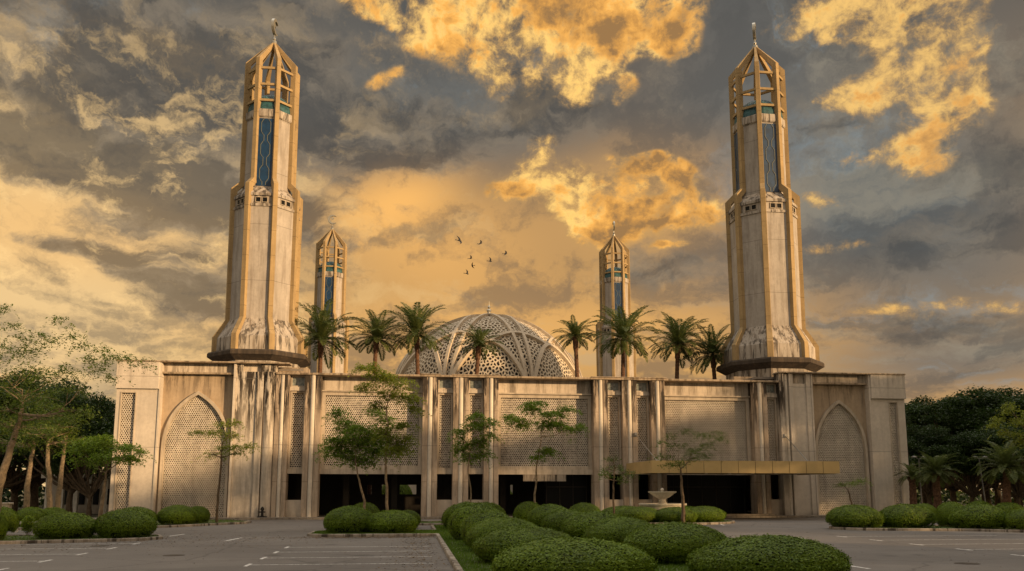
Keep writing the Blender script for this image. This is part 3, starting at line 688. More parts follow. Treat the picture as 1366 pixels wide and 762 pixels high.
for i in range(7):
    MB().lathe([(.10, 0), (.12, .03), (.12, .055)], 12, (CL.x+1.2+i*1.9, 62.6, cz0+.002)).build('soffit_lamp', M['white'], can)
MB().box(CL.x+.03, CR.x-.03, 60.53, 60.6, cz0+.08, cz1-.02).build('frame', M['gold_dark'], can)
for w_, e_ in (((848, 580), (878, 613.5)), ((1047.6, 581.6), (1079.4, 614.5))):
    p = at(*w_, 67.9); q = at(*e_, 61.6); q.z = cz1-.1
    MB().tube([p, q], .035, 8).build('stay_rod', M['metal'], can)
    MB().box(p.x-.13, p.x+.13, p.y-.12, p.y+.1, p.z-.16, p.z+.16).build('bracket', M['metal'], can, bevel=.02)

# ================================================================== minarets
def octa(r, z, rot=22.5): return [(r*cos(radians(rot+45*i)), r*sin(radians(rot+45*i)), z) for i in range(8)]
def octloft(prof, rot=22.5):
    vs = []; fs = []
    for r, z in prof: vs += octa(r, z, rot)
    for i in range(len(prof)-1):
        for j in range(8): fs.append((i*8+j, i*8+(j+1) % 8, (i+1)*8+(j+1) % 8, (i+1)*8+j))
    fs.append(tuple(range(7, -1, -1))); fs.append(tuple((len(prof)-1)*8+j for j in range(8)))
    return MB().add(vs, fs)
def crescent(mb, c, R, th=.06):
    """crescent opening upwards in the local XZ plane, with a star above"""
    n = 28; vs = []; fs = []
    for i in range(n+1):
        t = radians(128+284*i/n)
        o = Vector((sin(t), 0, cos(t)))*R; w = R*.44*sin(pi*i/n)**.8+.01
        inn = Vector((sin(t), 0, cos(t)))*(R-w)
        for y in (-th, th): vs += [(c[0]+o.x, c[1]+y, c[2]-o.z), (c[0]+inn.x, c[1]+y, c[2]-inn.z)]
    # t runs round so that the gap is at the top
    for i in range(n):
        a = i*4; b2 = a+4; fs += [(a, b2, b2+1, a+1), (a+2, a+3, b2+3, b2+2), (a, a+2, b2+2, b2), (a+1, b2+1, b2+3, a+3)]
    mb.add([(v[0], v[1], 2*c[2]-v[2]) for v in vs], fs)
    sp = []
    for i in range(10):
        rr = R*(.34 if i % 2 == 0 else .14); t = 2*pi*i/10; sp.append((c[0]+rr*sin(t), c[2]+R*.25+rr*cos(t)))
    vs = [(x, c[1]-.05, z) for x, z in sp]+[(x, c[1]+.05, z) for x, z in sp]
    mb.add(vs, [tuple(range(10)), tuple(range(19, 9, -1))]+[(i, 10+i, 10+(i+1) % 10, (i+1) % 10) for i in range(10)])
PROF = [(4.35, 14.62), (4.35, 16.05), (3.30, 17.75), (3.38, 30.35), (2.62, 31.1), (2.62, 43.1), (.22, 45.9)]
def make_minaret():
    t = empty('minaret', (0, 0, 0), '-', 'minaret', 'minarets at the four corners of the mosque')
    octloft([(3.9, 11.9), (3.9, 14.2)]).build('plinth', M['tower_base'], t, off=(0,0,0))
    octloft([(3.95, 13.7), (4.55, 14.05), (4.75, 14.15), (4.75, 14.45), (4.62, 14.60), (4.3, 14.62)]).build('ledge', M['ledge'], t, off=(0,0,0))
    octloft([(4.12, 14.6), (4.12, 15.9), (3.06, 17.7)]).build('base_block', M['tower_base'], t, off=(0,0,0))
    octloft([(3.06, 17.7), (3.10, 28.2)]).build('shaft', M['tower'], t, off=(0,0,0))
    b = octloft([(3.20, 28.2), (3.20, 28.45), (3.08, 28.46), (3.08, 29.2), (3.22, 29.21), (3.22, 29.45), (2.38, 30.35)]).build('belt', M['tower_base'], t, off=(0,0,0))
    octloft([(2.34, 30.3), (2.34, 37.2)]).build('upper_shaft', M['tower'], t, off=(0,0,0))
    octloft([(2.42, 37.2), (2.5, 37.3), (2.5, 37.95), (2.38, 38.05)]).build('cornice', M['tower_base'], t, off=(0,0,0))
    pr = [(2.28*cos(a)**.9 if a < 1.5 else .02, 38.0+2.2*sin(a)) for a in [i*pi/2/10 for i in range(10)]]+[(.05, 40.3)]
    MB().lathe(pr, 16, rot=pi/16).build('cupola', M['teal'], t, off=(0,0,0))
    for i in range(8):
        th = radians(22.5+45*i); er = Vector((cos(th), sin(th), 0)); et = Vector((-sin(th), cos(th), 0))
        # rib follows the profile at the corner
        mb = MB(); vs = []; fs = []; hw = [.30, .30, .26, .26, .24, .23, .10]; dp = [.55, .55, .55, .55, .50, .48, .42]
        Pn = [Vector((r, z)) for r, z in PROF]
        for q, (r, z) in enumerate(PROF):
            a = (Pn[min(q+1, 6)]-Pn[q]).normalized(); b2 = (Pn[q]-Pn[max(q-1, 0)]).normalized() if q else a
            if q == 6: a = b2
            nn = (Vector((a.y, -a.x))+Vector((b2.y, -b2.x))).normalized(); s_ = dp[q]/max(.6, nn.dot(Vector((a.y, -a.x))))
            o = er*r+Vector((0, 0, z)); inn = er*max(.02, r-nn.x*s_)+Vector((0, 0, z-nn.y*s_))
            vs += [o-et*hw[q]*.8, o+et*hw[q]*.8, inn+et*hw[q], inn-et*hw[q]]
        for q in range(6):
            for e in range(4): fs.append((q*4+e, q*4+(e+1) % 4, q*4+4+(e+1) % 4, q*4+4+e))
        fs += [(3, 2, 1, 0), (24, 25, 26, 27)]
        mb.add(vs, fs); mb.build('rib', M['rib'], t, off=(0,0,0))
    for i in range(8):
        f = radians(45*i); n = Vector((cos(f), sin(f), 0)); s = Vector((-sin(f), cos(f), 0))
        # openings in the belt
        ap = 3.08*cos(radians(22.5))
        for q in (-.30, .30):
            mb = MB(); c = n*(ap+.0)+s*q+Vector((0, 0, 28.83))
            mb.bar(c-n*.2, c+n*.004, .42, .42); o = mb.build('belt_window', M['glass'], t, off=(0,0,0))
            fr = MB()
            for u0, u1, z0, z1 in ((-.25, -.21, -.25, .25), (.21, .25, -.25, .25), (-.21, .21, -.25, -.21), (-.21, .21, .21, .25)):
                vs = []
                for d_ in (-.02, .07):
                    for uu, zz in ((u0, z0), (u1, z0), (u1, z1), (u0, z1)): vs.append(c+n*d_+s*uu+Vector((0, 0, zz)))
                fr.add(vs, [(0,3,2,1),(4,5,6,7),(0,1,5,4),(1,2,6,5),(2,3,7,6),(3,0,4,7)])
            fr.build('window_frame', M['frame'], o, off=(0,0,0))
        # open crown: three rails per side
        for zz in (38.9, 40.5, 42.15):
            a1 = radians(45*i-22.5); a2 = radians(45*i+22.5); r = 2.38
            p = Vector((r*cos(a1), r*sin(a1), zz)); q2 = Vector((r*cos(a2), r*sin(a2), zz))
            MB().bar(p, q2, .16, .22).build('crown_rail', M['rib'], t, off=(0,0,0))
        # blue glass on the four cardinal faces
        if i % 2 == 0:
            ap = 2.34*cos(radians(22.5)); w = .70
            def fp(u_, z_, d_): return n*(ap+d_)+s*u_+Vector((0, 0, z_))
            vs = [fp(-w, 30.4, .0), fp(w, 30.4, 0), fp(w, 37.05, 0), fp(-w, 37.05, 0), fp(-w, 30.4, .05), fp(w, 30.4, .05), fp(w, 37.05, .05), fp(-w, 37.05, .05)]
            g = MB().add(vs, [(0,3,2,1),(4,5,6,7),(0,1,5,4),(1,2,6,5),(2,3,7,6),(3,0,4,7)]).build('blue_window', M['blue'], t, off=(0,0,0))
            tr = MB()
            def seg(a, b2): tr.bar(fp(a[0], a[1], .07), fp(b2[0], b2[1], .07), .04, .04)
            for zc in (31.6, 34.0, 36.2):
                o8 = [(.42, -.45), (.42, .45), (.22, .78), (-.22, .78), (-.42, .45), (-.42, -.45), (-.22, -.78), (.22, -.78)]
                for q in range(8):
                    if q in (2, 6) : continue
                    seg((o8[q][0], zc+o8[q][1]), (o8[(q+1) % 8][0], zc+o8[(q+1) % 8][1]))
            for z0, z1 in ((30.45, 30.82), (32.38, 33.22), (34.78, 35.42), (36.98, 37.04)):
                seg((.16, z0), (.16, z1)); seg((-.16, z0), (-.16, z1))
            tr.build('tracery', M['tracery'], g, off=(0,0,0))
    mb = MB().lathe([(.30, 45.55), (.26, 46.05), (.10, 46.2), (.16, 46.35), (.07, 46.5), (.05, 47.0)], 12)
    f = mb.build('finial', M['silver'], t, off=(0,0,0))
    mb = MB(); crescent(mb, (0, 0, 47.62), .80, .13); mb.tube([(0,0,46.6), (0,0,46.95)], .06, 6); f2 = mb.build('crescent', M['silver'], t, off=(0,0,0))
    return t
mn = make_minaret()
mins = [((-14.13, 78.2), 1.0, 1.0, 82, 'tall front minaret at left with sunlit gold ribs, its crescent seen edge-on'),
        ((35.1, 77.2), 1.08, 1.075, 62, 'tall front minaret at right with pale left face, rising beside the entrance canopy'),
        ((-13.9, 137), 1.0, 1.0, 5, 'small distant minaret at left with its crescent facing the camera'),
        ((34.2, 135.0), 1.0, 1.003, 85, 'small distant minaret at right, behind the palms, with a thin finial')]
for i, ((x, y), s, sz, cr_, lb) in enumerate(mins):
    o = mn if i == 0 else copy_tree(mn)
    o.location = (x, y, 14.3*(1-sz)); o.scale = (s, s, sz); o['label'] = lb
    for ch in o.children:
        if ch.name.startswith('crescent'): ch.rotation_euler = (0, 0, radians(cr_))
        if i > 1 and ch.name.startswith(('plinth',)): pass
# rear range that the two distant minarets and the hall stand on
rear = empty('rear_range', (10, 140, 0), 'flat roofed rear range under the two distant minarets', 'building')
MB().box(-24, 44, 128, 146, 0, 12.2).build('wall', M['wing_wall'], rear); MB().box(-24.2, 44.2, 127.8, 146.2, 12.2, 12.5).build('coping', M['coping'], rear)

# ================================================================== domed hall
DX, DY, DZ, DR = 9.75, 105.0, 12.0, 12.7
hall = empty('domed_prayer_hall', (DX, DY, 0), 'prayer hall with a white openwork dome of crossing ribs behind the palms', 'domed hall')
MB().lathe([(13.4, 0), (13.4, 13.2), (13.7, 13.2), (13.7, 13.6), (12.6, 13.65)], 48, (DX, DY, 0)).build('drum', M['wing_wall'], hall)
dome = MB().lathe([((DR-.75)*cos(a), DZ+(DR-.75)*sin(a)) for a in [radians(6+84*i/16*.995) for i in range(17)]], 64, (DX, DY, 0)).build('dome', M['dshell'], hall, smooth=True)
def dp_(az, el, r=DR):   # az from -Y towards +X
    e = radians(el); a = radians(az); rr = r*cos(e); bulge = 0.0
    return Vector((DX+rr*sin(a), DY-rr*cos(a), DZ+r*sin(e)+bulge))
NODE = [-5.6+22.5+45*i for i in range(8)]
def band(path, w, th, name, m, r=DR):
    """strip of width w and thickness th along a list of (az, el)"""
    P = [dp_(a, e, r) for a, e in path]; vs = []; fs = []; C = Vector((DX, DY, DZ))
    for i, p in enumerate(P):
        d = (P[min(i+1, len(P)-1)]-P[max(i-1, 0)]).normalized(); nn = (p-C).normalized(); s = d.cross(nn).normalized()
        ww = w[i] if isinstance(w, list) else w
        vs += [p-s*ww/2-nn*th*.6, p+s*ww/2-nn*th*.6, p+s*ww/2+nn*th*.4, p-s*ww/2+nn*th*.4]
    for i in range(len(P)-1):
        for e in range(4): fs.append((i*4+e, i*4+(e+1) % 4, i*4+4+(e+1) % 4, i*4+4+e))
    n = len(P)-1; fs += [(3, 2, 1, 0), (n*4, n*4+1, n*4+2, n*4+3)]
    return MB().add(vs, fs).build(name, m, hall)
E0 = 7.0
def arch_el(u):           # u in -1..1 across one sector: height of the pointed arch
    return E0+(37-E0)*(1-abs(u)**1.75)**.72
for nd in NODE:
    for s in (-1, 1):
        path = []
        for i in range(25):
            t = i/24; el = E0+(84-E0)*t; off = .28+.75*t**.8      # metres sideways on the sphere
            az = s*math.degrees(off/(DR*cos(radians(el)))) if el < 78 else s*math.degrees(off/(DR*cos(radians(78))))
            path.append((nd+az*min(1, 1.0), el))
        band(path, .36, .36, 'rib', M['dome_rib'])
    # arch between this node and the next
    path = [(nd+22.5+21.2*u, arch_el(u)) for u in [-1+2*i/28 for i in range(29)]]
    band(path, .44, .5, 'arch_rib', M['dome_rib'], DR+.08)
    path = [(nd+22.5+45*.5*u*1.0, 37+13*(1-abs(u))**.0*0+(1-u*u)*0) for u in (-.75, .75)]
    # shallow swag over each arch apex joining the ribs
    path = [(nd+22.5*u, 36.8+8.5*(1-u*u)) for u in [-1+2*i/16 for i in range(17)]]
    band(path, .42, .36, 'tie_rib', M['dome_rib'])
band([(i*7.5, E0) for i in range(49)], .55, .6, 'base_ring', M['dome_rib'])
MB().lathe([(1.1, -.05), (.9, .15), (.35, .3)], 16, (DX, DY, DZ+DR)).build('crown_cap', M['dome_rib'], hall)
MB().lathe([(.30, .5), (.22, .9), (.34, 1.1), (.10, 1.35), (.2, 1.6), (.05, 1.8), (.02, 2.4)], 12, (DX, DY, DZ+DR-.3)).build('finial', M['silver'], hall)
# openwork screens between the ribs (Voronoi web in an azimuthal map of the dome)
def dome_web():
    rng = random.Random(4); R0 = 90-E0; pts = []
    st = 2.6
    y = -R0-8
    row = 0
    while y < R0+8:
        x = -R0-8+(row % 2)*st/2
        while x < R0+8:
            px_, py_ = x+rng.uniform(-.42, .42)*st, y+rng.uniform(-.42, .42)*st*.87
            if math.hypot(px_, py_) < R0+4: pts.append(Vector((px_, py_)))
            x += st
        y += st*.87; row += 1
    co, ed, fa, _, _, _ = delaunay_2d_cdt(pts, [], [], 0, 1e-4)
    cc = []; around = [[] for _ in co]
    for f in fa:
        a, b2, c = [co[i] for i in f]; d = 2*(a.x*(b2.y-c.y)+b2.x*(c.y-a.y)+c.x*(a.y-b2.y))
        if abs(d) < 1e-6: cc.append(None); continue
        ux = ((a.length_squared)*(b2.y-c.y)+(b2.length_squared)*(c.y-a.y)+(c.length_squared)*(a.y-b2.y))/d
        uy = ((a.length_squared)*(c.x-b2.x)+(b2.length_squared)*(a.x-c.x)+(c.length_squared)*(b2.x-a.x))/d
        cc.append(Vector((ux, uy)))
        for i in f: around[i].append(len(cc)-1)
    parts = {}
    def sph(q, r):
        el = 90-q.length; az = math.degrees(atan2(q.x, -q.y)); return dp_(az, el, r)
    for i, c in enumerate(co):
        cell = [cc[j] for j in around[i] if cc[j] is not None]
        if len(cell) < 4: continue
        if any((q-c).length > 2.2*st for q in cell): continue
        if c.length > R0-.6: continue
        cell.sort(key=lambda q: atan2(q.y-c.y, q.x-c.x))
        cell = [q if q.length < R0 else q*(R0/q.length) for q in cell]
        # one Chaikin pass for the outline of the opening
        hole = []; n = len(cell); bar = .40
        for j in range(n):
            p, q = cell[j], cell[(j+1) % n]
            hole.append((p*.72+q*.28, j)); hole.append((p*.28+q*.72, j))
        hp = [c+(h-c)*max(.3, 1-bar/max(.4, (h-c).length)) for h, _ in hole]; op = [h for h, _ in hole]; N = len(hp)
        el = 90-c.length; az = math.degrees(atan2(c.x, -c.y))
        k_ = int(((az-NODE[0]) % 360)//45); u = (((az-NODE[0]) % 360)-45*k_-22.5)/21.2
        low = abs(u) < 1 and el < arch_el(min(1, abs(u)))
        mb = parts.setdefault((k_, low), MB()); vs = []; rr = DR-(.12 if low else .2)
        vs += [sph(q, rr) for q in op]; vs += [sph(q, rr) for q in hp]; vs += [sph(q, rr-.16) for q in hp]
        fs = [(j, (j+1) % N, N+(j+1) % N, N+j) for j in range(N)]+[(N+j, N+(j+1) % N, 2*N+(j+1) % N, 2*N+j) for j in range(N)]
        # little corner triangles left by the rounding
        for j in range(n):
            vs.append(sph(cell[j], rr)); a_ = (2*j-1) % N; b2_ = 2*j; fs.append((a_, len(vs)-1, b2_))
        mb.add(vs, fs)
    for (k_, low), mb in parts.items(): mb.build('openwork_screen', M['dome_web'], hall)
dome_web()

# ================================================================== palms
def palm_mesh(seed, nf=50, L=3.9, droop=.82):
    rng = np.random.default_rng(seed); q = []; 
    for i in range(nf):
        az = i*2.39996+rng.normal(0, .15); t0 = i/nf
        el = radians(82-95*t0**.85+rng.normal(0, 5)); l = L*rng.uniform(.85, 1.1)*(.80+.3*sin(pi*min(1, t0+.15)))
        p = np.array([0, 0, 0.0]); n = 18; h = np.array([cos(az), sin(az), 0]); e = el; pts = []; dirs = []
        for s in range(n+1):
            d = h*cos(e)+np.array([0, 0, sin(e)]); pts.append(p.copy()); dirs.append(d); p = p+d*l/n; e -= droop*(.045+.095*s/n)*(1.1-.35*abs(sin(e)))
        side = np.array([-sin(az), cos(az), 0])
        for s in range(n):       # rachis
            a, b2 = pts[s], pts[s+1]; w = .035*(1-s/n)+.008; up = np.cross(side, dirs[s])
            q.append([a-side*w, a+side*w, b2+side*w, b2-side*w])
        nl = 40
        for s in range(nl):
            f = .10+.90*s/nl; ix = min(n-1, int(f*n)); fr = f*n-ix; c = pts[ix]*(1-fr)+pts[min(n, ix+1)]*fr; d = dirs[ix]; up = np.cross(d, side); up /= np.linalg.norm(up)
            if up[2] < 0: up = -up
            ll = .62*sin(pi*min(1, (f*.93+.10)))**.6*L/3.6*rng.uniform(.85, 1.1)
            for sg in (-1, 1):
                v = d*.62+side*sg*.78+up*rng.uniform(.02, .38); v /= np.linalg.norm(v); tip = c+v*ll+np.array([0, 0, -.16*ll])
                wv = np.cross(v, up); wv = wv/np.linalg.norm(wv)*.038*L/3.6; mid = c+v*ll*.5
                q.append([c-wv*.4, mid-wv, tip, mid+wv])
    return np.array(q).reshape(-1, 3)
palm_meshes = [fast_mesh('fronds', palm_mesh(s), 4, [M['palm']]) for s in (1, 2, 3, 4)]
LN_ = (0, 1.5, -1.2, 2.0, -1.6, .6, 1.8, -1.0)
def palm(i, x, y, zc, s, lb, group, mesh=None, trunk_r=.2, base=0.0):
    t = empty('palm_tree', (x, y, base), lb, 'palm tree', group)
    H = zc-base; rng = random.Random(i); mb = MB(); pts = []; rad = []
    n = int(H*5)
    for k_ in range(n+1):
        f = k_/n; pts.append((x+LN_[i % 8]*H*.018*f*f+.10*sin(f*2.2+i), y, base+f*H)); rad.append((trunk_r*(1.18-.25*f) if f < .92 else trunk_r*(1.25+1.5*(f-.92)))*(1+.09*(k_ % 2)))
    mb.tube(pts, rad, 10).build('trunk', M['palmbark'], t)
    o = obj('crown', palm_meshes[i % 4] if mesh is None else mesh, t, (pts[-1][0]-x, 0, H)); o.scale = (s, s, s*rng.uniform(.86, 1.12)); o.rotation_euler = (rng.uniform(-.1, .1), rng.uniform(-.1, .1), rng.uniform(0, 6.28))
PG = 'palms in the court behind the parapet'
pl = [(427, 455, .93, 'roof-line palm in front of the small distant left minaret'), (496, 452, .76, 'roof-line palm second from the left, between left minaret and dome'),
      (562, 448, .85, 'tall palm over the left edge of the white dome'), (632, 462, .60, 'small palm standing in front of the middle of the dome'),
      (774, 450, .58, 'slim palm just right of the dome'), (828, 453, .93, 'broad palm in front of the small distant right minaret'),
      (896, 461, .82, 'roof-line palm between the two right minarets'), (954, 474, .80, 'lowest palm, its fronds touching the base of the tall right minaret')]
for i, (px, py, s, lb) in enumerate(pl):
    q = at(px, py, 79.5); palm(i, q.x, q.y, q.z, s*1.2, lb, PG)
for i, (px, py, s, Y, lb) in enumerate(((1250, 632, .60, 62, 'short date palm on the right lawn near the lamp posts'), (1340, 625, .74, 58, 'short date palm at the right edge of the photo'), (1216, 636, .42, 66, 'small palm half hidden beside the right end of the mosque'))):
    q = at(px, py, Y); palm(10+i, q.x, q.y, q.z, s*1.0, lb, 'palms on the right lawn', trunk_r=.27)

# ================================================================== hedges
PRF = [(.74, .03), (.87, .11), (.965, .25), (1.0, .40), (.965, .55), (.87, .69), (.72, .81), (.51, .91), (.27, .975), (0.0, 1.0)]
def hedge_mesh(seed, nl, size, ruffle=.022):
    rng = np.random.default_rng(seed); pr = np.array(PRF); seg = np.linalg.norm(np.diff(pr, axis=0), axis=1)*(pr[1:, 0]+pr[:-1, 0]+.05); cum = np.concatenate([[0], np.cumsum(seg)]); cum /= cum[-1]
    s = rng.uniform(0, 1, nl); idx = np.clip(np.searchsorted(cum, s)-1, 0, len(seg)-1); f = (s-cum[idx])/(cum[idx+1]-cum[idx])
    r = pr[idx, 0]*(1-f)+pr[idx+1, 0]*f; z = pr[idx, 1]*(1-f)+pr[idx+1, 1]*f; th = rng.uniform(0, 2*pi, nl)
    tv = pr[idx+1]-pr[idx]; nr = tv[:, 1]; nz = -tv[:, 0]; L = np.hypot(nr, nz)+1e-9; nr, nz = nr/L, nz/L
    lump = 1+ruffle*(np.sin(th*3+seed)+.6*np.sin(th*7+z*6)+.5*np.sin(th*5-z*9+seed*2)); jit = rng.normal(0, .018, nl)-np.abs(rng.normal(0, .02, nl))
    # thin patches near the foot
    drop = (z < .2) & (np.sin(th*6+seed)+.6*np.sin(th*11) > .1) & (rng.uniform(0, 1, nl) < .75)
    keep = ~drop; r, z, th, nr, nz, lump, jit = [a[keep] for a in (r, z, th, nr, nz, lump, jit)]
    C = np.c_[(r*lump+nr*jit)*np.cos(th), (r*lump+nr*jit)*np.sin(th), z*(1+.5*(lump-1))+nz*jit]
    N = np.c_[nr*np.cos(th), nr*np.sin(th), nz]
    A = leaves(C, N, size, rng, .6, .28)
    # sprigs that stand a little proud
    m_ = rng.uniform(0, 1, len(C)) < .06; B2 = leaves(C[m_]+N[m_]*rng.uniform(.01, .035, (m_.sum(), 1)), N[m_], size*.9, rng, .5, 1.2)
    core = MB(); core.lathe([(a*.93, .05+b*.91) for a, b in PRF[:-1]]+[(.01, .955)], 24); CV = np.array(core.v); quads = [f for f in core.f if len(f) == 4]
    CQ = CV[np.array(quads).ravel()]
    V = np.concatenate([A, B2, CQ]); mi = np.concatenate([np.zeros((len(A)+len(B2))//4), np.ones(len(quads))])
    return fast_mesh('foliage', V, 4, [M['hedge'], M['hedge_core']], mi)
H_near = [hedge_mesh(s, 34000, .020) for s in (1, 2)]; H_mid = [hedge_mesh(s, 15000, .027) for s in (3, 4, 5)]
stem_me = {}
def stem_mesh():
    mb = MB(); rng = random.Random(3)
    for i in range(7):
        a = rng.uniform(0, 6.28); r0 = rng.uniform(.05, .3); mb.tube([(r0*cos(a), r0*sin(a), 0), (r0*1.5*cos(a+.2), r0*1.5*sin(a+.2), .15), (r0*2.2*cos(a), r0*2.2*sin(a), .4)], [.022, .018, .012], 5)
    o = mb.build('stems', M['darkbark']); me = o.data; bpy.data.objects.remove(o); return me
STEM = stem_mesh()
def hedge(i, x, y, w, h, lb, group, near=False, dy=None):
    t = empty('clipped_hedge', (x, y, .09), lb, 'hedge', group, rz=0)
    ms = H_near if near else H_mid; rng = random.Random(i*7+1)
    o = obj('foliage', ms[i % len(ms)], t); a = rng.choice([0, pi/2, pi, 1.5*pi]); o.rotation_euler = (0, 0, a)
    dy = dy or min(w, 3.3); sx, sy = (w/2, dy/2) if a in (0, pi) else (dy/2, w/2); o.scale = (sx, sy, h-.09)
    o2 = obj('stems', STEM, t); o2.scale = (w/2, w/2, h)
def hp(pxl, pxr, Y, py=700): return at((pxl+pxr)/2, py, Y).x, abs(at(pxr, py, Y).x-at(pxl, py, Y).x)
OR = ['nearest', 'second', 'third', 'fourth', 'fifth', 'sixth', 'seventh', 'eighth']
Lr = [(652, 875, 19.4, 1.03), (630, 775, 25.0, 1.06), (619, 728, 29.6, 1.18), (613, 692, 32.8, 1.36), (596, 677, 36.5, 1.56), (587, 660, 47, 1.47), (622, 676, 50.6, 1.42)]
Rr = [(916, 1133, 18.6, 1.10), (827, 975, 24.4, 1.18), (777, 883, 29.8, 1.17), (747, 845, 34.8, 1.25), (721, 792, 40.2, 1.22), (703, 766, 45.6, 1.38), (683, 727, 50.4, 1.45)]
hi = 0
for nm, row, side in (('left', Lr, 'left'), ('right', Rr, 'right')):
    for q, (a, b_, Y, h) in enumerate(row):
        x, w = hp(a, b_, Y, 715); hedge(hi, x, Y, w*.95, h*1.06, f'{OR[q]} clipped green mound from the camera in the {side} row of the central island', 'clipped mounds on the central island', near=q < 3, dy=min(w, 2.5)); hi += 1
Hl = [((756, 803), 50.8, 1.45, 'small mound at the far end of the central island, just right of the middle tree'),
      ((431, 500), 43.4, 1.42, 'round hedge at the left end of the kerbed arm left of the central island'),
      ((487, 558), 43.2, 1.22, 'wide low hedge right of the round one on the kerbed arm'),
      ((463, 508), 50.5, 1.50, 'half hidden hedge behind the round one, under the twin stemmed tree'),
      ((528, 561), 50.5, 1.05, 'dim hedge peeping out behind the wide low hedge'),
      ((48, 130), 40.3, 1.22, 'wide loose hedge, left of the pair on the left island'),
      ((128, 208), 40.6, 1.36, 'rounded hedge at the tip of the left island'),
      ((209, 262), 55.5, 1.30, 'hedge in front of the foot of the left arch screen'),
      ((246, 279), 57.5, 1.20, 'smaller hedge joined to the right of the one before the left arch'),
      ((152, 208), 54.0, 1.22, 'hedge behind the left island pair, against the mosque corner'),
      ((18, 62), 54.0, 1.22, 'flat hedge under the left trees, leftmost of the far two'),
      ((48, 92), 55.0, 1.18, 'flat hedge under the left trees, right one of the far two'),
      ((-20, 24), 45.0, 1.38, 'hedge cut by the left edge of the photo, behind the small bush'),
      ((-30, 9), 38.5, 1.32, 'lit hedge at the very left edge, nearest on the left island'),
      ((1106, 1174), 46.2, 1.38, 'hedge at the left tip of the right island'),
      ((1175, 1242), 46.0, 1.42, 'second hedge from the tip of the right island, in front of the mosque corner'),
      ((1274, 1342), 43.8, 1.44, 'wide hedge in the middle of the right island'),
      ((1252, 1286), 46.4, 1.45, 'hedge tucked behind the left of the wide one on the right island'),
      ((1346, 1400), 41.8, 1.24, 'hedge cut by the right edge of the photo'),
      ((1217, 1250), 57.0, 1.28, 'far hedge at the foot of the mosque corner, right side'),
      ((1228, 1249), 54.5, .78, 'low dark hedge behind the gap on the right island'),
      ((1253, 1288), 56.5, 1.40, 'far hedge under the short date palm near the lamp posts'),
      ((1292, 1326), 58.5, 1.45, 'far flat hedge behind the wide one on the right lawn'),
      ((1328, 1366), 56.0, 1.36, 'far hedge under the date palm at the right edge')]
for (a, b_), Y, h, lb in Hl:
    x, w = hp(a, b_, Y, 700); hedge(hi, x, Y, w, h, lb, 'clipped hedges on the kerbed islands', dy=min(w, 3.4)); hi += 1
ringn = ['front', 'front right', 'right', 'rear right', 'rear', 'rear left', 'left', 'front left']
for i in range(8):
    a = radians(-90+45*i); x = FX+3.1*cos(a); y = FY+2.9*sin(a)
    hedge(hi, x, y, 2.9, 1.12, f'clipped mound of the ring round the fountain, at its {ringn[i]}', 'clipped mounds ringing the fountain'); hi += 1
for i, (dx, w_, h_, lb) in enumerate(((-5.6, 3.2, 3.0, 'court shrub glimpsed through the hall, left one'), (-1.5, 3.6, 3.3, 'court shrub glimpsed through the hall, right one'), (9.3, 3.0, 2.6, 'court shrub glimpsed behind the middle opening'))):
    hedge(hi, dx, 86, w_, h_, lb, 'shrubs in the inner court'); hi += 1
# small loose bush
q = gr(36, 716)
rb = np.random.default_rng(9); Cb = rb.normal(0, 1, (1500, 3)); Cb /= np.linalg.norm(Cb, axis=1)[:, None]; Cb = Cb*(rb.uniform(0, 1, (1500, 1))**.4)*[.32, .32, .42]+[0, 0, .5]
t = empty('small_bush', (q.x, q.y, .09), 'small loose pale bush by the kerb at the left', 'bush'); obj('foliage', fast_mesh('foliage', leaves(Cb, Cb*0+[0, 0, 1], .045, rb), 4, [M['tree']]), t); obj('stems', STEM, t).scale = (.5, .5, .9)

# ================================================================== fountain
ft = empty('stone_fountain', (FX, FY, .09), 'pale stone fountain with a wide fluted bowl on a short pedestal', 'fountain')
MB().lathe([(1.55, .09), (1.55, 1.18), (1.68, 1.2), (1.68, 1.32), (1.45, 1.32), (1.45, 1.1)], 40, (FX, FY, 0)).build('basin', M['stone'], ft)
MB().lathe([(.34, 1.05), (.34, 1.36), (.25, 1.42), (.24, 1.62), (.30, 1.68)], 20, (FX, FY, 0)).build('pedestal', M['stone'], ft)
vs = []; mb = MB(); prf = [(.28, 1.66), (.55, 1.78), (.86, 2.02), (.99, 2.10), (.99, 2.17), (.90, 2.17), (.5, 2.0), (.02, 1.95)]
n = 48; vs = [(FX+r*(1-(.03 if (j % 3 == 0 and 0 < i < 3) else 0))*cos(2*pi*j/n), FY+r*(1-(.03 if (j % 3 == 0 and 0 < i < 3) else 0))*sin(2*pi*j/n), z) for i, (r, z) in enumerate(prf) for j in range(n)]
mb.add(vs, [(i*n+j, i*n+(j+1) % n, (i+1)*n+(j+1) % n, (i+1)*n+j) for i in range(len(prf)-1) for j in range(n)]); mb.build('bowl', M['stone'], ft)
MB().lathe([(.10, 1.9), (.10, 2.25), (.14, 2.3), (.03, 2.42)], 12, (FX, FY, 0)).build('spout', M['stone'], ft)

